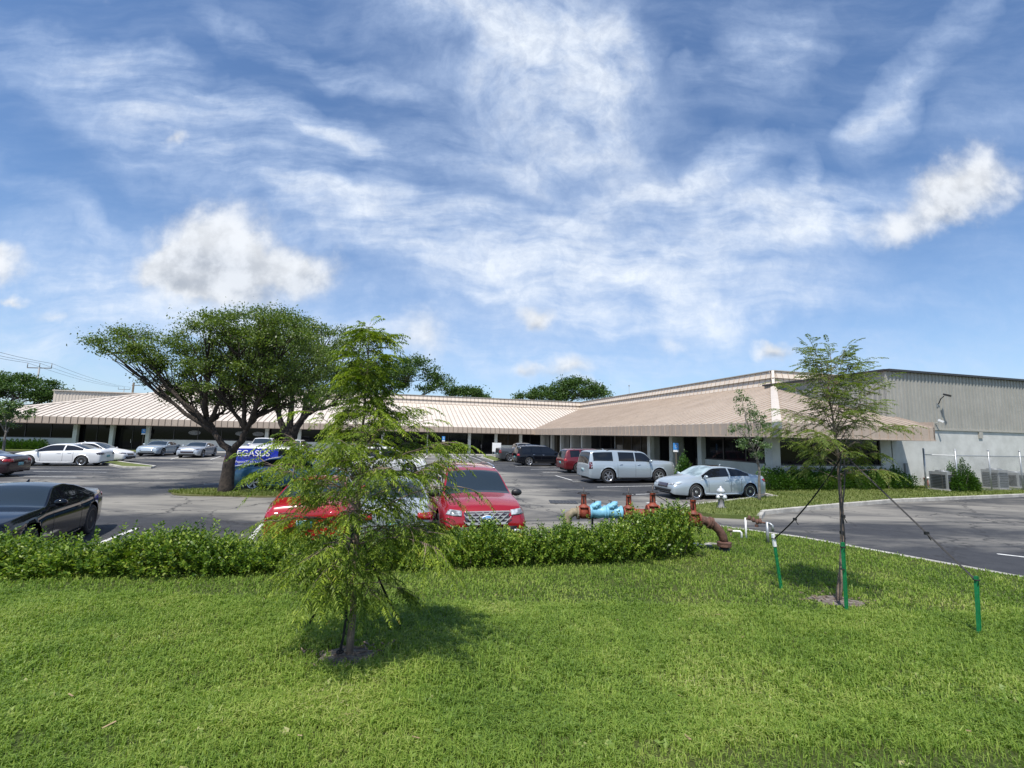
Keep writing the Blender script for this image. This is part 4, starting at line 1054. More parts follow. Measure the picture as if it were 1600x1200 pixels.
def wheel(parent, x, y, R_, sgn, rimm, spokes, rim_frac=.70):
    w = .225; T = Matrix.Translation((0, 0, 0))@Matrix.Rotation(PI/2, 4, 'X')
    m = MB(); rr_ = R_*rim_frac
    prof = [(rr_, -w/2+.02), (rr_+.02, -w/2), (R_-.03, -w/2+.005), (R_-.008, -w/2+.03), (R_, -w/2+.06), (R_, w/2-.06), (R_-.008, w/2-.03), (R_-.03, w/2-.005), (rr_+.02, w/2), (rr_, w/2-.02)]
    m.lathe(prof, 30, T); m.lathe([(rr_, w/2-.10), (.0, w/2-.12)], 24, T); m.lathe([(rr_, -w/2+.02), (0, -w/2+.02)], 24, T)
    o = m.build('wheel', M_['rubber'], parent); o.location = (x, y, R_)
    r = MB(); zf = w/2-.02
    sg = -1 if sgn < 0 else 1     # outward = local y direction sgn
    def P(rad, a, off): return Vector((rad*math.cos(a), sgn*off, rad*math.sin(a)))
    n = 28
    # rim lip
    vs = []; 
    for rad, off in ((rr_+.004, zf+.014), (rr_-.012, zf+.016), (rr_-.03, zf-.01), (rr_-.035, zf-.07)):
        vs += [P(rad, 2*PI*k/n, off) for k in range(n)]
    r.quadmesh(vs, [(i*n+k, i*n+(k+1) % n, (i+1)*n+(k+1) % n, (i+1)*n+k) for i in range(3) for k in range(n)], True)
    for k in range(spokes):
        a = 2*PI*k/spokes+.2; d = .5*PI/spokes if spokes < 8 else .42*PI/spokes
        q = [P(.05, a-d*2.0, zf-.012), P(.05, a+d*2.0, zf-.012), P(rr_-.02, a+d*.62, zf-.002), P(rr_-.02, a-d*.62, zf-.002)]
        b = [p-Vector((0, sgn*.035, 0)) for p in q]
        r.quadmesh(q+b, [(0, 1, 2, 3), (0, 4, 5, 1), (1, 5, 6, 2), (2, 6, 7, 3), (3, 7, 4, 0)])
    vs = [P(.065, 2*PI*k/12, zf-.004) for k in range(12)]+[P(.055, 2*PI*k/12, zf+.01) for k in range(12)]
    r.quadmesh(vs, [(k, (k+1) % 12, 12+(k+1) % 12, 12+k) for k in range(12)]+[tuple(range(12, 24))])
    r.build('rim', rimm, o)

def car(name, kind, pos, heading, paintm, label, cat, group='cars in the parking lot', rim='alloy', spokes=5, glass='tint', wind='windscreen', tail='red_lens', roofm=None,
        wheels=True, front=True, rear=True, scale=(1, 1, 1), sunroof=False, rails=False, grille='dark_lens', head='clear_lens', spoil=False, plate_f=False, white_top=False, win=None, cladding=False, plated=True):
    K = KIND[kind]; root = empty(name, (pos[0], pos[1], 0), heading, label, cat, group)
    W2 = K['W']/2; top, sh = K['top'], K['sh']; xf, xb = top[-1][0], top[0][0]; L = xf-xb; xm = (xf+xb)/2
    wx = (K['wb']/2+K['off'], -K['wb']/2+K['off']); R_ = K['R']; AR = R_+(.065 if kind in ('sedan', 'coupe') else .085)
    sill = .20 if kind in ('sedan', 'coupe') else .27
    # stations
    e = .14; base = list(np.arange(xb+e, xf-e, .07))
    xs = [xb+e*(1-math.cos(t)) for t in (0, .35, .65, .95, 1.25)]+base+[xf-e*(1-math.cos(t)) for t in (1.3, 1.0, .7, .4, 0)]
    xs += [p[0] for p in top[1:-1]]+[a for w_ in (win or K['win']) for a in w_]+[K['xc'], K['xr0'], K['xr1'], K['xd']]
    for q in wx: xs += [q-AR, q+AR, q-AR*.97, q+AR*.97, q-AR*.88, q+AR*.88]
    xs = sorted(set(round(x, 3) for x in xs if xb <= x <= xf)); xs = [x for i, x in enumerate(xs) if i == 0 or x-xs[i-1] > .008]
    NS, NG, NTp = 7, 5, 8; cols = []; tp = .13 if kind in ('sedan', 'coupe') else .075
    for x in xs:
        t = abs(x-xm)/(L/2); inset = 0
        for end, d in ((xf, xf-x), (xb, x-xb)):
            if d < e: inset = e*.9*(1-math.sqrt(max(0, 1-(1-d/e)**2)))
        w = W2*(1-tp*t**5-.012*t**2)-inset*.9
        z_lo0 = sill+.06*max(0, t-.75)*4*.6; zsh = interp(sh, x); zt = interp(top, x)
        zt -= inset*.35; zsh = min(zsh, zt-.02)-inset*.25; z_lo = z_lo0+inset*.5
        za = z_lo
        for q in wx:
            if abs(x-q) < AR: za = max(za, R_+math.sqrt(AR*AR-(x-q)**2))
        col = []
        for k, (f, b) in enumerate(((0, .955), (.12, .985), (.34, .995), (.58, 1.0), (.78, .992), (.92, .97), (1.0, .935))):
            z = z_lo+(zsh-z_lo)*f
            zz = max(z, min(za, zsh-.03+.004*k)); 
            # bulge lookup at actual z
            ff = (zz-z_lo)/(zsh-z_lo); b2 = np.interp(ff, (0, .12, .34, .58, .78, .92, 1.0), (.955, .985, .995, 1.0, .992, .97, .935))
            fl = 0
            for q in wx:
                dq = abs(x-q)
                if dq < AR*1.35: fl = max(fl, .018*(1-dq/(AR*1.35)))
            col.append((w*b2+fl*(1 if ff < .8 else 0), zz))
        zr = max(zsh+.0005, zt-K['crown']); yb = col[-1][0]
        hg = zr-zsh; yr = yb-.02*min(1, hg*10)-hg*K['tum']-.012
        for f in (.07, .12, .5, .90, 1.0):
            bow = .02*math.sin(PI*f)*min(1, hg*3)
            col.append((yb+(yr-yb)*f+bow-.004, zsh+(zr-zsh)*f))
        for u in (.045, .12, .3, .5, .7, .87, 1.0):
            col.append((yr*(1-u), zr+(zt-zr)*(1-(1-u)**2.1)))
        cols.append(col)
    nc = len(cols[0]); parts = {}
    winr = win or K['win']
    def cls(i, j, xc_):
        if NS-1 < j+1 and NS <= j < NS+3:     # glass rows (between .12 and .90)
            if j in (NS+1, NS+2):
                h = cols[i][NS+4][1]-cols[i][NS-1][1]; h2 = cols[i+1][NS+4][1]-cols[i+1][NS-1][1]
                if min(h, h2) > .05:
                    for k, (a, b) in enumerate(winr):
                        if a-.001 <= xs[i] and xs[i+1] <= b+.001: return ('side_window', k)
        if j >= NS+5:
            if xs[i] >= K['xr0']-.001 and xs[i+1] <= K['xc']+.001 : return ('windshield', 0)
            if xs[i+1] <= K['xr1']+.001 and xs[i] >= K['xd']-.001 and not (kind == 'van'): return ('rear_window', 0)
            if kind == 'pickup' and xs[i+1] < -1.34 and xs[i] > -2.88: return ('bed_cover', 0)
            if sunroof and j >= NS+7 and -.65 <= xs[i] and xs[i+1] <= .2: return ('sunroof', 0)
        if white_top and j >= NS+3 and xs[i] < .9: return ('roof', 0)
        return ('body', 0)
    for i in range(len(xs)-1):
        for j in range(nc-1):
            for s in (1, -1):
                key = cls(i, j, 0)
                if key[0] == 'side_window': key = (key[0], key[1], s)
                m = parts.setdefault(key, {'v': {}, 'f': [], 'vs': []})
                idx = []
                for (a, b) in ((i, j), (i+1, j), (i+1, j+1), (i, j+1)):
                    k = (a, b, s if b < nc-1 else 0)
                    if k not in m['v']:
                        m['v'][k] = len(m['vs']); y, z = cols[a][b]; m['vs'].append((xs[a], s*y, z))
                    idx.append(m['v'][k])
                idx = list(dict.fromkeys(idx))
                if len(idx) >= 3: m['f'].append(tuple(idx if s < 0 else idx[::-1]))
    # end caps
    bm_ = parts[('body', 0)]
    for i, rev in ((0, False), (len(xs)-1, True)):
        ring_ = [(i, j, 1) for j in range(nc-1)]+[(i, nc-1, 0)]+[(i, j, -1) for j in range(nc-2, -1, -1)]
        ok = [bm_['v'][k] for k in ring_ if k in bm_['v']]
        bm_['f'].append(tuple(ok if rev else ok[::-1]))
    bodyo = None; bv = None
    for key, m in sorted(parts.items(), key=lambda kv: kv[0][0] != 'body'):
        q = MB(); q.quadmesh(m['vs'], m['f'], True)
        mt = dict(body=paintm, side_window=M_[glass], windshield=M_[wind], rear_window=M_[glass if glass != 'x' else 'tint'], bed_cover=M_['black'], sunroof=M_['tint'], roof=P_['white'])[key[0]]
        o = q.build(key[0], mt, root)
        if key[0] == 'body': bodyo = o; bv = BVHTree.FromPolygons([Vector(v) for v in m['vs']], m['f'])
    allv = [Vector((xs[i], s*cols[i][j][0], cols[i][j][1])) for i in range(len(xs)) for s in (1, -1) for j in range(nc)]
    fsA = []
    for i in range(len(xs)-1):
        for si in (0, 1):
            for j in range(nc-1):
                a = (i*2+si)*nc+j; b = ((i+1)*2+si)*nc+j; fsA.append((a, b, b+1, a+1))
    capf = [tuple([j for j in range(nc)]+[nc+j for j in range(nc-1, -1, -1)]), tuple([(len(xs)-1)*2*nc+j for j in range(nc)]+[((len(xs)-1)*2+1)*nc+j for j in range(nc-1, -1, -1)])]
    bva = BVHTree.FromPolygons(allv, fsA+capf)
    def patch(nm, corners, axis, matl, off=.010, nu=8, nv=4, parent=None, smooth=True):
        """corners: 4 (a,b) = for axis x: (y,z); for axis y: (x,z). bl, br, tr, tl"""
        vs = []; d = {'+x': Vector((-1, 0, 0)), '-x': Vector((1, 0, 0)), '+y': Vector((0, -1, 0)), '-y': Vector((0, 1, 0)), '+z': Vector((0, 0, -1))}[axis]
        for v in range(nv+1):
            for u in range(nu+1):
                fu, fv = u/nu, v/nv
                a = [(1-fv)*((1-fu)*corners[0][k]+fu*corners[1][k])+fv*((1-fu)*corners[3][k]+fu*corners[2][k]) for k in (0, 1)]
                if axis[1] == 'x': o = Vector((0, a[0], a[1]))-d*5
                elif axis[1] == 'y': o = Vector((a[0], 0, a[1]))-d*5
                else: o = Vector((a[0], a[1], 0))-d*5
                h = bva.ray_cast(o, d)[0]
                if h is None:
                    h = bva.find_nearest(Vector((xf if axis == '+x' else xb, a[0], a[1])) if axis[1] == 'x' else Vector((a[0], W2 if axis == '+y' else -W2, a[1])))[0]
                if axis[1] == 'x' and abs(h.x-(xf if axis == '+x' else xb)) > .24:
                    h = bva.find_nearest(Vector(((xf-.20) if axis == '+x' else (xb+.20), a[0], a[1])))[0]
                vs.append(h-d*off)
        m = MB(); n = nu+1
        fs = [(v*n+u, v*n+u+1, (v+1)*n+u+1, (v+1)*n+u) for v in range(nv) for u in range(nu)]
        nb = len(vs); back = [p+d*(off+.02) for p in vs]
        rim_ = [u for u in range(n)]+[v*n+nu for v in range(1, nv+1)]+[nv*n+u for u in range(nu-1, -1, -1)]+[v*n for v in range(nv-1, 0, -1)]
        m.quadmesh(vs+back, fs, smooth); b0 = len(m.v)-len(vs+back)
        for a_, b_ in zip(rim_, rim_[1:]+rim_[:1]): m.f.append((b0+a_, b0+nb+a_, b0+nb+b_, b0+b_)); m.sm.append(False)
        return m.build(nm, matl, parent or root)
    root_patch = patch
    # underbody and wells
    u = MB(); u.box((xm, 0, .42), (L-.5, (W2-.27)*2, .46)); u.box((xm, 0, .25), (L-1.0, (W2-.14)*2, .10)) if kind != 'pickup' else None
    u.build('underbody', M_['dark'], root)
    for x in wx:
        for s in (1, -1): wheel(root, x, s*(W2-.125), R_, s, M_[rim], spokes, .70 if kind in ('sedan', 'coupe') else .66)
    zb = lambda x: interp(sh, x)
    # door shut lines, handles
    for s, ax in ((1, '+y'), (-1, '-y')):
        for xd in K['doors']:
            patch('door_seam', [(xd-.006, sill+.12), (xd+.006, sill+.12), (xd+.006, zb(xd)-.005), (xd-.006, zb(xd)-.005)], ax, M_['dark'], .002, 1, 8)
        for xd in K['doors'][:-1]:
            hx = xd+.14; hz = zb(xd)-.13
            patch('door_handle', [(hx-.02, hz), (hx+.17, hz+.005), (hx+.17, hz+.035), (hx-.02, hz+.03)], ax, paintm if kind in ('sedan', 'coupe') else M_['chrome'], .022, 3, 1)
        patch('side_skirt', [(wx[1]+AR+.02, sill+.005), (wx[0]-AR-.02, sill+.005), (wx[0]-AR-.02, sill+.075), (wx[1]+AR+.02, sill+.075)], ax, M_['black'] if (cladding or kind in ('suv', 'bigsuv', 'pickup')) else paintm, .012, 6, 1)
        mx = K['xc']-.28 if kind != 'coupe' else K['xc']-.18; mz = zb(mx)+.08
        mm = MB(); big_ = 1.0 if kind in ('sedan', 'coupe') else 1.25
        T = Matrix.Translation((mx, s*(W2+.07), mz+.03))
        ell = []
        for a in range(7):
            ph = -PI/2+PI*a/6
            ell.append((max(.001, .5*math.cos(ph)), .5*math.sin(ph)))
        mm.lathe(ell, 10, T@Matrix.Diagonal((.13*big_, .23*big_, .15*big_, 1)))
        mm.bar((mx-.0, s*(W2-.08), mz-.03), (mx, s*(W2+.05), mz+.0), .08, .04)
        mo = mm.build('mirror', M_['black'] if cladding else paintm, root)
    # lights
    zf_ = interp(top, xf-.02); 
    P3 = dict(sedan=(.50, .90, .62, .70), coupe=(.52, .92, .70, .76), suv=(.56, .95, .82, .93), bigsuv=(.60, .96, .84, 1.02), pickup=(.60, .96, .84, 1.02), van=(.55, .92, .72, .86))[kind]
    for s in (1, -1):
        patch('headlight', [(s*P3[0]*W2*1.02, P3[2]), (s*P3[1]*W2, P3[2]+.03), (s*(P3[1]-.01)*W2, P3[3]+.045), (s*P3[0]*W2, P3[3])], '+x', M_[head], .012, 8, 4)
        if kind in ('suv', 'bigsuv', 'pickup', 'van'):
            z0, z1 = {'suv': (.86, 1.04), 'bigsuv': (.82, 1.22), 'pickup': (.85, 1.15), 'van': (.85, 1.25)}[kind]
            patch('taillight', [(s*(.74 if kind == 'suv' else .86)*W2, z0), (s*.965*W2, z0), (s*.965*W2, z1), (s*(.80 if kind == 'suv' else .86)*W2, z1)], '-x', M_[tail], .014, 6, 4)
            patch('taillight', [(xb+.03, z0), (xb+.14 if kind == 'suv' else xb+.08, z0+.02), (xb+.20 if kind == 'suv' else xb+.09, z1), (xb+.04, z1)], '+y' if s > 0 else '-y', M_[tail], .012, 3, 4)
        else:
            z0, z1 = (.74, .90) if kind == 'sedan' else (.80, .93)
            patch('taillight', [(s*.50*W2, z0+.02), (s*.93*W2, z0), (s*.93*W2, z1), (s*.52*W2, z1)], '-x', M_[tail], .012, 7, 3)
            patch('taillight', [(xb+.06, z0+.02), (xb+.22, z0+.05), (xb+.30, z1-.02), (xb+.06, z1)], '+y' if s > 0 else '-y', M_[tail], .010, 3, 3)
            patch('headlight', [(xf-.30, P3[2]+.05), (xf-.12, P3[2]+.02), (xf-.14, P3[3]), (xf-.42, P3[3]+.03)], '+y' if s > 0 else '-y', M_[head], .010, 4, 3)
    gz = {'sedan': (.50, .68, .42), 'coupe': (.44, .60, .55), 'suv': (.66, .90, .52), 'bigsuv': (.70, 1.00, .55), 'pickup': (.70, 1.0, .55), 'van': (.60, .78, .45)}[kind]
    gr = patch('grille', [(-gz[2]*W2*.92, gz[0]), (gz[2]*W2*.92, gz[0]), (gz[2]*W2, gz[1]), (-gz[2]*W2, gz[1])], '+x', M_[grille], .012, 8, 3)
    patch('air_intake', [(-.62*W2, .27+.04), (.62*W2, .27+.04), (.70*W2, gz[0]-.06), (-.70*W2, gz[0]-.06)], '+x', M_['dark'], .008, 8, 2)
    patch('bumper_lip', [(-.80*W2, .245), (.80*W2, .245), (.80*W2, .285), (-.80*W2, .285)], '-x', M_['black'], .02, 8, 1)
    if plated: patch('license_plate', [(-.16, .66 if kind in ('suv', 'bigsuv', 'pickup') else .56), (.16, .66 if kind in ('suv', 'bigsuv', 'pickup') else .56), (.16, .82 if kind in ('suv', 'bigsuv', 'pickup') else .72), (-.16, .82 if kind in ('suv', 'bigsuv', 'pickup') else .72)], '-x', M_['plate'], .022, 2, 2)
    if rails:
        for s in (1, -1):
            rb = MB(); yy = cols[len(xs)//2][NS+4][0]-.03
            pts = [(-1.7, s*yy, interp(top, -1.7)-.03), (-1.5, s*yy, interp(top, -1.5)+.02), (-.6, s*yy, interp(top, -.6)+.03), (.1, s*yy, interp(top, .1)+.01), (.3, s*yy, interp(top, .3)-.04)]
            rb.tube(pts, .018, 6); rb.build('roof_rail', M_['black'] if rails == 'black' else M_['chrome'], root)
    if spoil:
        sp_ = MB(); sp_.bar((xb+.16, -W2*.78, interp(top, xb+.16)+.07), (xb+.16, W2*.78, interp(top, xb+.16)+.07), .16, .035, (0, 0, 1))
        sp_.box((xb+.17, W2*.72, interp(top, xb+.16)+.02), (.12, .05, .12)); sp_.box((xb+.17, -W2*.72, interp(top, xb+.16)+.02), (.12, .05, .12)); sp_.build('spoiler', paintm, root)
    an = MB(); axx = K['xr1']+.15 if kind not in ('suv', 'bigsuv', 'van') else -1.6
    an.tube([(axx+.06, 0, interp(top, axx)-.01), (axx-.0, 0, interp(top, axx)+.05), (axx-.05, 0, interp(top, axx)+.065)], [.035, .018, .006], 6); an.build('antenna', paintm, root)
    root['_'] = 0; del root['_']
    return root, patch, K

def text_mesh(txt, size, extr=.004):
    cu = bpy.data.curves.new('txt', 'FONT'); cu.body = txt; cu.size = size; cu.extrude = extr; cu.align_x = 'CENTER'; cu.align_y = 'CENTER'
    ob = bpy.data.objects.new('txt', cu); COL.objects.link(ob); dg_ = bpy.context.evaluated_depsgraph_get()
    me = bpy.data.meshes.new_from_object(ob.evaluated_get(dg_)); bpy.data.objects.remove(ob); bpy.data.curves.remove(cu); return me
def put_text(txt, size, matl, parent, loc, right, up, name='lettering', extr=.004, shear=0.):
    me = text_mesh(txt, size, extr); me.materials.clear(); o = add_mesh(name, me, matl, parent)
    r_ = Vector(right).normalized(); u_ = Vector(up).normalized(); f_ = r_.cross(u_)
    Mx = Matrix((r_, u_, f_)).transposed().to_4x4(); Mx.translation = Vector(loc)
    if shear: Mx = Mx@Matrix(((1, shear, 0, 0), (0, 1, 0, 0), (0, 0, 1, 0), (0, 0, 0, 1)))
    o.matrix_local = Mx; return o

TH = .258; hD = TH; hND = TH+PI; hN = math.atan2(Nn.y, Nn.x); hB = hN+PI
def place_by_wheels(kind, fr, rear_, heading):
    pass
# black coupe at the left edge
car('parked_coupe', 'coupe', (-10.4, 9.56), math.atan2(-.90, .43), P_['black'], 'black two door coupe parked nose to the hedge at the left edge', 'car', rim='alloy_dark', head='dark_lens', wind='windscreen')
# red saloon, rear to camera
car('parked_sedan', 'sedan', (-4.98, 12.2), PI/2+.26, P_['red2'], 'bright red sedan with its plate towards the hedge, behind the nearest sapling', 'car', glass='windscreen')
# silver pickup between the red ones
car('parked_sedan', 'sedan', (-3.08, 12.25), PI/2+.26, P_['silver'], 'silver grey sedan squeezed between the bright red sedan and the dark red tall vehicle', 'car')
# red SUV facing camera
ex, expatch, EK = car('parked_suv', 'suv', (-1.12, 12.6), hN, P_['red'], 'dark red sport utility vehicle with chrome honeycomb grille facing the hedge', 'car', rails='chrome', grille='dark_lens', cladding=True, spokes=6)
W2e = EK['W']/2
gm = MB()
# chrome bars of the grille
for k in range(4):
    z = .68+.066*k
    for q in range(6):
        y0 = -.47+.157*q+(.078 if k % 2 else 0); y1 = y0+.10
        if y1 > .50: continue
        xq = 2.535-.04*abs((y0+y1)/2)**2*3
        gm.bar((xq-.0, y0, z), (xq-.0, y1, z+.0), .02, .026); gm.bar((xq, y1, z), (xq, y1+.055, z+.055), .018, .016); gm.bar((xq, y0, z), (xq, y0-.05, z+.055), .018, .016)
gm.bar((2.525, -.50, .925), (2.525, .50, .925), .03, .022); gm.bar((2.525, -.46, .655), (2.525, .46, .655), .03, .022)
gm.build('grille_bar', M_['satin'], ex)
em = MB(); T = Matrix.Translation((2.545, 0, .79))@Matrix.Rotation(PI/2, 4, 'Y')@Matrix.Diagonal((.058, .135, .02, 1)); em.lathe([(0.001, 1), (.85, 1), (1, .3), (1, -1)], 28, T)
eo = em.build('emblem', M_['satin'], ex)
em = MB(); T = Matrix.Translation((2.552, 0, .79))@Matrix.Rotation(PI/2, 4, 'Y')@Matrix.Diagonal((.048, .122, .02, 1)); em.lathe([(0.001, 1), (.9, 1), (1, .3), (1, -1)], 28, T)
em.build('emblem_field', M_['blue_sign'], eo)
put_text('Ford', .095, M_['white'], eo, (2.577, 0, .788), (0, 1, 0), (0, 0, 1), shear=.25)
expatch('skid_plate', [(-.5, .30), (.5, .30), (.42, .42), (-.42, .42)], '+x', M_['alloy'], .02, 6, 1)
for s in (1, -1): expatch('fog_light', [(s*.62, .46), (s*.80, .46), (s*.80, .53), (s*.62, .53)], '+x', M_['clear_lens'], .012, 3, 1)
# left rows
car('parked_sedan', 'sedan', (-29.8, 30.3), hND, P_['white'], 'white sedan with its tail lights to the right, nearest of the two white cars', 'car', spokes=10, tail='dark_lens')
car('parked_sedan', 'sedan', (-31.2, 34.0), hD-.05, P_['white'], 'white sedan facing right, parked behind the nearer white sedan', 'car', spokes=5, head='dark_lens')
car('parked_sedan', 'sedan', (-27.5, 22.7), hND, P_['darkred'], 'near black sedan cut by the left edge with red tail light strip', 'car')
car('parked_coupe', 'coupe', (-33.9, 43.8), hN, P_['silver2'], 'silver coupe with upright chrome grille facing the camera by the doors', 'car', grille='chrome', spokes=10)
car('parked_coupe', 'coupe', (-29.4, 42.7), hN, P_['silver'], 'low silver convertible with dark soft top facing the camera left of the trunk', 'car', head='dark_lens', glass='tint', spokes=5)
car('pickup_truck', 'pickup', (-24.0, 44.0), hN+.1, P_['white'], 'white pickup truck cab showing above the blue van', 'pickup truck')
car('parked_suv', 'suv', (-21.2, 44.2), hN, P_['white'], 'white vehicle roof seen just right of the white pickup, behind the blue van', 'car')
vn, vpatch, VK = car('delivery_van', 'van', (-12.45, 24.5), hD, P_['blue'], 'royal blue van with white roof and white serif lettering on its side', 'van', white_top=True, plated=False)
car('parked_sedan', 'sedan', (-9.9, 21.0), hD, P_['teal'], 'sky blue sedan parked in front of the royal blue van', 'car')
car('parked_suv', 'suv', (-7.86, 28.6), hD, P_['white'], 'white sport utility vehicle with red tail light behind the nearest sapling', 'car', spokes=5)
# right row, noses to the wing
car('pickup_truck', 'pickup', (1.5, 47.0), hD, P_['grey'], 'dark grey pickup truck farthest away beside the white notice board', 'pickup truck')
car('parked_suv', 'suv', (2.8, 41.2), hD, P_['black'], 'black sport utility vehicle with bright roof edge parked nose to the wing', 'car', rails='chrome')
car('parked_suv', 'suv', (6.1, 34.2), hD, P_['maroon'], 'maroon sport utility vehicle between the black and the large silver ones', 'car', rails='black')
sub, spatch, SK = car('parked_suv', 'bigsuv', (7.05, 27.5), hD, P_['silver2'], 'very long silver sport utility vehicle with dark windows parked nose to the wing', 'car', rails='black', spokes=6, tail='dark_red_lens')
car('parked_sedan', 'sedan', (9.2, 21.1), hND, P_['silver2'], 'silver sedan nose to the left beside the grass island and hydrant', 'car', spokes=10, wind='windscreen_reflection', sunroof=True, grille='dark_lens')
car('parked_sedan', 'sedan', (8.4, 42.6), hD, P_['black'], 'black car mostly hidden ahead of the black sport utility vehicle', 'car')
# van lettering on its right side (towards the camera)
yv = -VK['W']/2-.012
put_text('PEGASUS', .44, M_['white'], vn, (-1.15, -.945, 1.40), (1, 0, 0), (0, .22, 1), extr=.012)
put_text('PegasusTV.com', .15, M_['white'], vn, (-1.35, yv+.005, .99), (1, 0, 0), (0, 0, 1), extr=.006)

# ------------------------------------------------------------------ stakes, straps
M_['green_paint'] = mat('green_paint', (.012, .22, .075), .5, var=.25, vscale=14)
M_['strap'] = mat('strap', (.012, .012, .013), .7)
def stake(base, h, lean, label, white=False):
    B = Vector((base[0], base[1], lz(base[0], base[1])))
    root = empty('green_stake', B, 0, label, 'stake', 'green tree stakes')
    t = Vector((lean[0], lean[1], h)); sd = Vector((1, .3, 0)).normalized()*.022; fw_ = Vector((-.3, 1, 0)).normalized()
    m = MB()                                  # u-channel post: web and two flanges
    m.bar((0, 0, -.1), t, .034, .006, fw_)
    for q in (-1, 1): m.bar(Vector((0, 0, -.1))+sd*q*.8, t+sd*q*.8, .006, .028, fw_)
    for k in range(int(h/.07)):
        p = t*(k+.5)/(h/.07); m.box(p-fw_*.004, (.012, .006, .012))
    m.build('post', M_['green_paint'], root)
    if white: w_ = MB(); w_.bar(t*.78, t*1.01, .05, .03, fw_); w_.build('reflective_tip', M_['white'], root)
    return B+t*.92
g1 = G(1222, 917, .24); g2 = G(1323, 955, .28); g3 = G(1529, 984, .42)
k1 = stake((g1.x, g1.y), .86, (-.10, .02), 'leaning green stake with white tip beside the small pipe fitting, left of the right sapling', True)
k2 = stake((g2.x, g2.y), .92, (.0, .0), 'thick green stake standing right beside the right sapling trunk')
k3 = stake((g3.x, g3.y), .66, (.03, .0), 'green stake standing alone farthest right on the lawn')
def strap(a, b, sag, label, slack=0.):
    a = Vector(a); b = Vector(b); m = MB(); n = 14; pts = []
    for i in range(n+1):
        t = i/n; p = a.lerp(b, t); p.z -= sag*4*t*(1-t); p.x += slack*math.sin(t*PI*2); pts.append(p)
    for p, q in zip(pts[:-1], pts[1:]): m.bar(p, q+(q-p)*.04, .022, .005, (0, 1, .2))
    bk = a.lerp(b, .68); bk.z -= sag*.87
    m.box(bk, (.05, .03, .04)); m.bar(bk, bk+Vector((.05, 0, -.09)), .016, .004)
    for e, s_ in ((a, 1), (b, 1)):
        m.tube([e+Vector((.03*math.cos(t), .03*math.sin(t), .01*s_)) for t in np.linspace(0, 2*PI, 9)], .008, 5)
    return m.build('guy_strap', M_['strap'], None, label, 'strap', 'black guy straps on the saplings')
tk2 = at(1316, 712, SAP2[1]-.03); tk1 = at(560, 828, SAP1[1]-.03)
strap(tk2, k1, .10, 'black strap running from the right sapling down to the leaning white tipped stake')
strap(tk2+Vector((.02, 0, 0)), k2, .0, 'black strap running steeply from the right sapling to the stake beside its trunk', .02)
strap(tk2+Vector((-.03, -.02, -.02)), k2+Vector((-.03, 0, -.30)), .02, 'loose black strap hanging left of the right sapling trunk', -.04)
strap(tk2+Vector((.03, 0, .02)), k3, .0, 'long taut black strap from the right sapling to the stake farthest right')
e1 = Vector(on_lawn(481, 978)+(0,)); e2 = Vector(on_lawn(628, 982)+(0,)); 
strap(tk1, (e1.x, e1.y, lz(e1.x, e1.y)), .03, 'black strap from the front sapling into the grass left of its trunk')
strap(tk1, (e2.x, e2.y, lz(e2.x, e2.y)), .02, 'black strap from the front sapling into the grass right of its trunk')
strap(tk1+Vector((-.04, -.02, 0)), B1+Vector((-.07, -.04, .05)), .0, 'black strap hanging down along the front sapling trunk', -.02)
# debris on the mulch
for (cx, cy), sd_ in ((SAP1, 1), (SAP2, 2)):
    rr = random.Random(sd_); m = MB()
    for k in range(46):
        a = rr.uniform(0, 2*PI); q = rr.uniform(.05, .42 if sd_ == 1 else .5); x = cx+q*math.cos(a); y = cy+q*math.sin(a); z = lz(x, y)+.03
        b = rr.uniform(0, PI); l_ = rr.uniform(.02, .09); m.bar((x, y, z), (x+l_*math.cos(b), y+l_*math.sin(b), z+rr.uniform(-.01, .02)), rr.uniform(.006, .02), .006)
    m.build('mulch_chips', M_['bark_pale'], kind='stuff')

# ------------------------------------------------------------------ pipework
M_['red_iron'] = mat('red_iron', (.30, .055, .025), .6, col2=(.13, .03, .018), vscale=9, bump=.3, bscale=30)
M_['blue_iron'] = mat('blue_iron', (.22, .50, .68), .45, var=.2, vscale=8, bump=.2, bscale=30)
M_['rust'] = mat('rust', (.15, .075, .055), .8, var=.5, vscale=9, bump=.5, bscale=25)
M_['old_pipe'] = mat('old_pipe', (.30, .25, .17), .85, var=.4, vscale=8, bump=.3)
def yoke(root, x, z, h, matl=None, wheelr=.15):
    m = MB(); matl = matl or M_['red_iron']
    T = Matrix.Translation((x, 0, z))
    m.lathe([(.0, -.15), (.09, -.14), (.115, -.05), (.115, .04), (.085, .09), (.12, .10), (.12, .125), (.085, .15), (.05, .18)], 20, T)
    for s in (-1, 1):
        Tf = Matrix.Translation((x+s*.115, 0, z-.02))@Matrix.Rotation(PI/2, 4, 'Y'); m.lathe([(0, -.014), (.15, -.014), (.15, .014), (0, .014)], 20, Tf, False)
        for k in range(8):
            a = 2*PI*k/8; m.box((x+s*.115, .125*math.cos(a), z-.02+.125*math.sin(a)), (.05, .022, .022))
        m.bar((x+s*.042, 0, z+.14), (x+s*.036, 0, z+h-.03), .020, .045, (1, 0, 0))
    m.box((x, 0, z+h-.03), (.11, .06, .04)); m.box((x, 0, z+.165), (.12, .08, .04))
    o = m.build('gate_valve', matl, root)
    w = MB(); w.tube([(x+wheelr*math.cos(t), wheelr*math.sin(t), z+h+.0) for t in np.linspace(0, 2*PI, 25)], .010, 6)
    for k in range(4): w.bar((x, 0, z+h), (x+wheelr*math.cos(k*PI/2+.4), wheelr*math.sin(k*PI/2+.4), z+h), .02, .010)
    w.tube([(x, 0, z+.16), (x, 0, z+h+.14)], .013, 6); w.build('handwheel', M_['frame'], o)
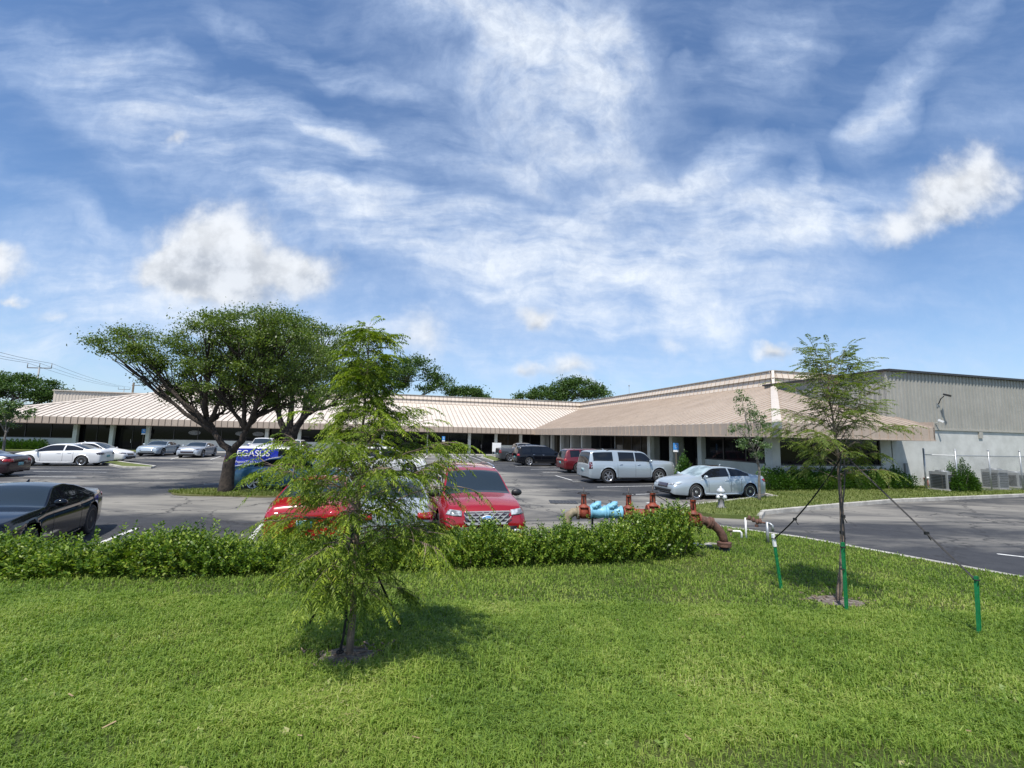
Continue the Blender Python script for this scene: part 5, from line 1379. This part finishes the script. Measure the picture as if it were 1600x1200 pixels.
def flange(m, x, z, r=.19, y=0):
    T = Matrix.Translation((x, y, z))@Matrix.Rotation(PI/2, 4, 'Y'); m.lathe([(0, -.02), (r, -.02), (r, .02), (0, .02)], 20, T, False)
pa = G(900, 862, .12); y0 = 10.55
A_ = at(912, 800, y0)
bf1 = empty('backflow_preventer', (A_.x, y0, 0), .02, 'pipe assembly with two sky blue check valves between two red gate valves behind the hedge', 'backflow preventer')
zp = .90
yoke(bf1, 0, zp, .42); yoke(bf1, 1.04, zp, .42)
for k, x in enumerate((.32, .70)):
    m = MB(); T = Matrix.Translation((x, 0, zp))@Matrix.Rotation(PI/2, 4, 'Y')
    m.lathe([(0, -.18), (.155, -.18), (.155, -.15), (.12, -.13), (.15, 0), (.12, .13), (.155, .15), (.155, .18), (0, .18)], 20, T)
    T2 = Matrix.Translation((x+.01, 0, zp+.04))@Matrix.Rotation(math.radians(-28), 4, 'Y')
    m.lathe([(.115, 0), (.12, .10), (.145, .11), (.145, .15), (.115, .18), (.05, .19), (0, .19)], 18, T2)
    for q in range(8):
        a = 2*PI*q/8; v = T2@Vector((.13*math.cos(a), .13*math.sin(a), .13)); m.box(v, (.03, .03, .07))
    o = m.build('check_valve', M_['blue_iron'], bf1)
    l = MB(); v = T2@Vector((0, 0, .19)); l.tube([v, v+Vector((.02, 0, .05)), v+Vector((-.05, -.02, .06))], .012, 5); l.build('lifting_eye', M_['frame'], o)
m = MB(); m.tube([(-.12, 0, zp), (-.24, 0, zp-.01), (-.34, .0, zp-.08), (-.38, 0, zp-.22), (-.38, 0, -.1)], .095, 14); flange(m, -.14, zp-.02, .15); m.build('elbow_pipe', M_['old_pipe'], bf1)
m = MB(); m.tube([(1.15, 0, zp), (1.4, 0, zp), (1.50, 0, zp-.07), (1.54, 0, zp-.2), (1.54, 0, -.1)], .095, 14); m.build('outlet_pipe', M_['red_iron'], bf1)
for x in (.2, .86): m = MB(); m.bar((x, 0, 0), (x, 0, zp-.12), .04, .04); m.box((x, 0, zp-.13), (.16, .16, .03)); m.build('pipe_stand', M_['frame'], bf1)
y1 = 10.5; A2 = at(1020, 800, y1)
bf2 = empty('backflow_preventer', (A2.x, y1, 0), -.04, 'rusty red pipe assembly with flanged body and brown elbow running into the lawn', 'backflow preventer')
yoke(bf2, 0, 1.03, .40, wheelr=.13)
m = MB(); m.tube([(.10, 0, 1.02), (.20, 0, .99), (.30, 0, .94), (.42, 0, .90)], [.09, .095, .105, .12], 16); m.box((.24, -.10, 1.06), (.08, .05, .08)); flange(m, .34, .92, .16); m.build('reducer', M_['red_iron'], bf2)
m = MB(); m.box((.56, 0, .88), (.30, .30, .24)); m.box((.56, 0, 1.015), (.38, .36, .04))
for k in range(4):
    for s in (-1, 1): m.box((.42+.094*k, s*.145, 1.045), (.03, .03, .03))
m.tube([(.38, 0, .89), (.80, 0, .89)], .115, 16); m.build('valve_body', M_['red_iron'], bf2)
yoke(bf2, .86, .89, .42, wheelr=.13)
m = MB(); m.bar((.38, -.12, 1.05), (.70, -.12, 1.24), .016, .016); m.build('chain_bar', M_['frame'], bf2)
m = MB(); m.bar((.0, -.1, 1.40), (.36, -.14, 1.20), .016, .016); m.build('chain_bar', M_['frame'], bf2)
m = MB(); m.tube([(.98, 0, .88), (1.10, -.01, .86), (1.24, -.02, .80), (1.38, -.03, .68), (1.46, -.03, .54), (1.48, -.03, .40)], .088, 18); flange(m, 1.0, .87, .145); m.build('elbow_pipe', M_['rust'], bf2)
m = MB(); Tq = Matrix.Translation((1.20, -.015, .82))@Matrix.Rotation(math.radians(112), 4, 'Y'); m.lathe([(.085, -.05), (.125, -.04), (.125, -.01), (.10, 0), (.125, .01), (.125, .04), (.085, .05)], 18, Tq, False)
m.build('coupling', M_['rust'], bf2)
m = MB(); T = Matrix.Translation((1.48, -.03, .40)); m.lathe([(.085, -.05), (.145, -.05), (.145, -.02), (.14, 0), (.145, .01), (.145, .035), (.085, .05)], 18, T, False)
for k in range(8): a = 2*PI*k/8; m.box((1.48+.12*math.cos(a), -.03+.12*math.sin(a), .39), (.025, .025, .10))
m.build('coupling', M_['rust'], bf2)
m = MB(); m.tube([(1.48, -.03, .36), (1.48, -.03, -.1)], .10, 16); m.build('riser', M_['black'], bf2)
for x in (.45, .75): m = MB(); m.bar((x, 0, 0), (x, 0, .78), .05, .05); m.build('pipe_stand', M_['frame'], bf2)
bf2.location.z = -.13; bf2.scale = (1.06, 1.06, 1.06)
# slab beside it
sg = G(1090, 851, .15); m = MB(); m.box((sg.x+.05, sg.y, .15), (.5, .22, .05)); m.bar((sg.x+.3, sg.y+.1, .17), (sg.x+.62, sg.y+.02, .16), .03, .03); m.build('concrete_slab', M_['concrete'], None, 'small pale concrete slab in the grass at the end of the hedge', 'slab')
# small backflow on two risers
a = G(1166, 842, .14); b = G(1200, 848, .15)
sb_ = empty('irrigation_valve', (a.x, a.y, .14), math.atan2(b.y-a.y, b.x-a.x), 'small irrigation valve assembly on two pipe risers near the leaning stake', 'irrigation valve')
Lr = (b-a).length
m = MB(); m.tube([(0, 0, -.1), (0, 0, .52)], .024, 8); m.build('riser', M_['white'], sb_)
m = MB(); m.tube([(Lr, 0, -.1), (Lr, 0, .50)], .036, 8); m.tube([(Lr-.02, 0, .46), (Lr+.07, 0, .47), (Lr+.12, 0, .44), (Lr+.12, 0, .30)], .03, 8); m.build('riser', M_['galv'], sb_)
m = MB(); m.tube([(0, 0, .50), (.1, 0, .50), (.25, 0, .47), (Lr, 0, .47)], .020, 8)
for x, z in ((.10, .52), (.20, .49), (.29, .46), (.36, .48)):
    m.lathe([(0, -.05), (.035, -.04), (.045, 0), (.035, .05), (.012, .07), (.0, .09)], 10, Matrix.Translation((x, 0, z)))
m.bar((.06, 0, .58), (.16, 0, .57), .02, .01); m.bar((.32, 0, .55), (.40, 0, .56), .02, .01); m.box((.27, 0, .37), (.07, .05, .06)); m.build('valve_body', M_['rust'], sb_)
a = G(1150, 840, .14); sp2 = empty('pvc_pipe', (a.x, a.y, .13), -.2, 'short white plastic pipe bend with dark fitting sticking out of the grass', 'pipe')
m = MB(); m.tube([(-.12, 0, .16), (.0, 0, .17), (.10, 0, .17), (.13, 0, .14), (.13, 0, -.05)], .028, 8); m.build('bend', M_['white'], sp2)
m = MB(); m.tube([(-.2, 0, .19), (-.08, 0, .18)], .04, 8); m.tube([(-.12, 0, .18), (-.12, 0, .0)], .02, 6); m.build('fitting', M_['old_pipe'], sp2)
# hydrant
M_['hyd_grey'] = mat('hyd_grey', (.20, .195, .20), .6, var=.2, vscale=9); M_['hyd_white'] = mat('hyd_white', (.55, .57, .59), .35, metal=.2)
h_ = G(1127, 793, .13); hy = empty('fire_hydrant', h_, .5, 'short grey fire hydrant with silver white cap on the grass island', 'fire hydrant')
m = MB(); m.lathe([(0, -.05), (.16, -.05), (.16, .02), (.11, .04), (.10, .38), (.13, .40), (.13, .43), (.10, .45)], 18); m.build('barrel', M_['hyd_grey'], hy)
m = MB(); m.lathe([(.105, .43), (.17, .45), (.17, .48), (.12, .50), (.12, .54), (.15, .55), (.14, .62), (.09, .69), (.035, .72), (.03, .78), (0, .78)], 18); m.build('bonnet', M_['hyd_white'], hy)
for k, a in enumerate((0, PI, -PI/2)):
    m = MB(); T = Matrix.Rotation(a, 4, 'Z')@Matrix.Translation((.0, 0, .38))@Matrix.Rotation(PI/2, 4, 'Y'); r_ = .055 if k < 2 else .075
    m.lathe([(r_, .08), (r_, .15), (r_+.02, .155), (r_+.02, .19), (.02, .20), (.02, .23), (0, .23)], 12, T); m.build('outlet_cap', M_['hyd_white'], hy)

# ------------------------------------------------------------------ signs
def access_sign(px, py_base, h, label, hh=.45, face=None):
    b = G(px, py_base, .1); root = empty('accessible_parking_sign', (b.x, b.y, .1), math.atan2(b.y, b.x)-PI/2, label, 'sign', 'accessible parking signs')
    m = MB(); m.box((0, 0, h/2-.05), (.06, .04, h+.1)); m.build('post', M_['wood'], root)
    m = MB(); m.box((0, -.035, h-.22), (.34, .012, .46)); p_ = m.build('panel', M_['blue_sign'], root)
    s = MB(); yy = -.043
    s.lathe([(0, 0), (.026, 0), (.026, .002), (0, .002)], 12, Matrix.Translation((-.01, yy, h-.08))@Matrix.Rotation(PI/2, 4, 'X'), False)
    s.bar((-.01, yy, h-.11), (-.005, yy, h-.21), .004, .028, (0, 1, 0)) if False else None
    for a_, b_ in (((-.01, -.11), (-.01, -.21)), ((-.01, -.15), (.05, -.15)), ((-.01, -.21), (.06, -.21)), ((.06, -.21), (.09, -.28))):
        x0, z0, x1, z1 = a_[0], h+a_[1], b_[0], h+b_[1]; dx, dz = x1-x0, z1-z0; l = math.hypot(dx, dz); nx, nz = -dz/l*.011, dx/l*.011
        s.poly([(x0-nx, yy-.001, z0-nz), (x1-nx, yy-.001, z1-nz), (x1+nx, yy-.001, z1+nz), (x0+nx, yy-.001, z0+nz)])
    n = 16
    for k in range(n-3):
        t0, t1 = -2.0+k*2*PI/n*.95, -2.0+(k+1)*2*PI/n*.95
        s.poly([(.0+q*math.cos(t), yy-.001, h-.24+q*math.sin(t)) for t, q in ((t0, .055), (t1, .055), (t1, .075), (t0, .075))])
    s.build('symbol', M_['white'], p_)
    m = MB(); m.box((0, -.035, h-.53), (.34, .012, .13)); lp = m.build('lower_panel', M_['white'], root)
    return root
access_sign(221, 704, 2.35, 'blue accessible parking sign on a brown post before the left glass doors')
access_sign(692, 712, 2.25, 'light blue accessible parking sign standing before the middle glass front')
access_sign(1057, 745, 2.25, 'blue and white accessible parking sign near the wing door beside the leafy bush')
nb = at(776, 700, 54.0); root = empty('notice_board', (nb.x, nb.y, 0), .1, 'white square notice board before the main facade near the dark pickup', 'sign')
m = MB(); m.box((0, 0, 1.2), (1.05, .05, 1.05)); m.build('panel', M_['white'], root)
for q in (-.45, .45): m = MB(); m.box((q, .04, .6), (.06, .06, 1.3)); m.build('post', M_['greypaint'], root)
# oval stickers on the facade glass
M_['sticker'] = mat('sticker', (.10, .10, .10), .4, col2=(.22, .22, .22), vscale=12)
for px in (303, 376, 403):
    t = -tm(px); p = OM-D*0+D*(tm(px)*-1)
    m = MB(); m.lathe([(0, 0), (1, 0)], 24, Matrix.Translation(OM+D*t-Nn*.085+UZ*2.15)@Matrix.Rotation(.258, 4, 'Z')@Matrix.Diagonal((.62, 1, .26, 1))@Matrix.Rotation(PI/2, 4, 'X'), False)
    ob = m.build('window_decal', M_['sticker'], OB)

# ------------------------------------------------------------------ fence, condensers
fA = G(1433, 763, .13); f0 = G(1497, 769.5, .13); f1 = G(1549, 766.5, .13)
fpts = [Vector((23.35, 25.55, .1)), Vector((24.35, 24.75, .1))]
for k in range(1, 6): fpts.append(fpts[1]+D*2.6*k)
FE = empty('chain_link_fence', (fpts[1].x, fpts[1].y, 0), 0, 'galvanised chain link fence with top rail in front of the stucco wall', 'fence')
ob_ = Vector((fpts[1].x, fpts[1].y, 0))
for i, p in enumerate(fpts):
    m = MB(); q = p-ob_; m.tube([q-UZ*.1, q+UZ*2.25], .042 if i < 2 else .033, 8); m.lathe([(.045, 0), (.05, .03), (.02, .07), (0, .08)], 8, Matrix.Translation(q+UZ*2.24))
    if i < 2: m.bar(q+UZ*2.0, q+UZ*2.0+Vector((0, -.0, .0)), .1, .05) if False else None
    m.build('post', M_['galv'], FE)
m = MB()
for a, b in zip(fpts[:-1], fpts[1:]): m.tube([a-ob_+UZ*1.95, b-ob_+UZ*1.95], .025, 6, cap=False)
m.build('top_rail', M_['galv'], FE)
Vv = []
for a, b in zip(fpts[:-1], fpts[1:]):
    a = np.array(a-ob_); b = np.array(b-ob_); L = np.linalg.norm(b-a); u = (b-a)/L; nrm = np.array([-u[1], u[0], 0]); H = 1.87
    for sgn in (1, -1):
        for s0 in np.arange(-H, L, .075):
            s1 = s0+H; z0, z1 = 0.0, H
            if s0 < 0: z0 = -s0; s0c = 0
            else: s0c = s0
            if s1 > L: z1 = H-(s1-L); s1c = L
            else: s1c = s1
            if z1 <= z0: continue
            if sgn > 0: p, q = a+u*s0c, a+u*s1c
            else: p, q = a+u*(L-s0c), a+u*(L-s1c)
            p = p+[0, 0, .06+z0]; q = q+[0, 0, .06+z1]; w = .0022; up_ = np.array([0, 0, w*1.2])
            Vv.append([p-up_, q-up_, q+up_, p+up_]); Vv.append([p-nrm*w, q-nrm*w, q+nrm*w, p+nrm*w])
soup('mesh', np.array(Vv), 4, M_['galv'], FE)
def condenser(px, py, off, label, s=(.85, .85, .95)):
    b = G(px, py, .13); root = empty('condenser_unit', (b.x, b.y, .13), .258, label, 'air conditioner', 'condenser units behind the fence')
    m = MB(); m.box((0, 0, .03), (s[0]+.15, s[1]+.15, .08)); m.build('pad', M_['concrete'], root)
    m = MB(); m.box((0, 0, .07+s[2]/2), s)
    m.build('cabinet', M_['greypaint'], root)
    m = MB()
    for k in range(9): m.box((0, -s[1]/2-.012, .18+k*(s[2]-.2)/9), (s[0]*.84, .02, .03)); m.box((-s[0]/2-.012, 0, .18+k*(s[2]-.2)/9), (.02, s[1]*.84, .03))
    m.build('louvre', M_['frame'], root)
    m = MB(); m.lathe([(.32, 0), (.34, .04), (.30, .06)], 20, Matrix.Translation((0, 0, .07+s[2]))); m.box((0, 0, .09+s[2]), (.62, .04, .02)); m.box((0, 0, .092+s[2]), (.04, .62, .02)); m.build('fan_guard', M_['galv'], root)
condenser(1476, 766, 0, 'low grey condenser unit left of the round bush')
condenser(1556, 764, 0, 'taller grey condenser unit with slatted side just right of the round bush', (.8, .8, 1.05))
condenser(1588, 762, 0, 'wide dark grey condenser unit at the right edge of the picture', (1.3, .9, .85))

# ------------------------------------------------------------------ poles, antenna
def pole(px, py, Y, top_py, arm, label, n=3, ins=True):
    b = at(px, py, Y); b.z = 0; t = at(px, top_py, Y); root = empty('utility_pole', b, 0, label, 'utility pole', 'utility poles')
    m = MB(); m.tube([(0, 0, 0), (0, 0, t.z)], [.2, .14], 8); m.build('post', M_['greypaint'], root)
    m = MB(); m.box((0, 0, t.z-.1), (arm, .14, .16)); m.build('crossarm', M_['wood'], root)
    for k in range(n):
        x = -arm/2+arm*k/(n-1); i_ = MB(); i_.tube([(x, 0, t.z), (x, 0, t.z+.9)], .07, 6); i_.build('insulator', M_['greypaint'], root)
    return [Vector((b.x-arm/2+arm*k/(n-1), b.y, t.z+.9)) for k in range(n)]
w1_ = pole(52, 640, 92, 574, 5.0, 'near utility pole with three tall insulators above the left trees')
w2_ = pole(190, 640, 190, 608, 5.0, 'distant utility pole with upright insulators behind the left roof')
tp = at(204, 640, 150); tp.z = 0
rp = empty('utility_pole', tp, 0, 'plain dark pole top standing just right of the distant utility pole', 'utility pole', 'utility poles')
m = MB(); m.tube([(0, 0, 0), (0, 0, at(204, 598, 150).z)], .28, 8); m.build('post', M_['wood'], rp)
m = MB(); m.box((.8, 0, at(204, 602, 150).z), (2.6, .2, .2)); m.build('crossarm', M_['wood'], rp)
for k in range(3):
    a = w1_[k]; b = w2_[k]; m = MB()
    c0 = a+(a-b)*.5; pts = [a.lerp(b, t)-UZ*3.2*t*(1-t) for t in np.linspace(0, 1, 14)]
    m.tube([a+(a-b)*.6*(1-t)-UZ*3*t*(1-t) for t in np.linspace(0, 1, 8)]+pts[1:], .030, 4, cap=False)
    m.build('power_line', M_['frame'], None, ('topmost' if k == 2 else 'middle' if k == 1 else 'lowest')+' thin power line sagging between the utility poles at left', 'power line', 'power lines')
an = at(983, 610, 75); at_ = at(983, 603, 75)
m = MB(); m.tube([(an.x, an.y, 7.5), (an.x, an.y, at_.z)], .04, 6); m.lathe([(0, 0), (.10, .05), (.10, .25), (0, .3)], 8, Matrix.Translation((an.x, an.y, at_.z-.1)))
m.build('roof_antenna', M_['greypaint'], None, 'thin antenna sticking up behind the wing roof', 'antenna')
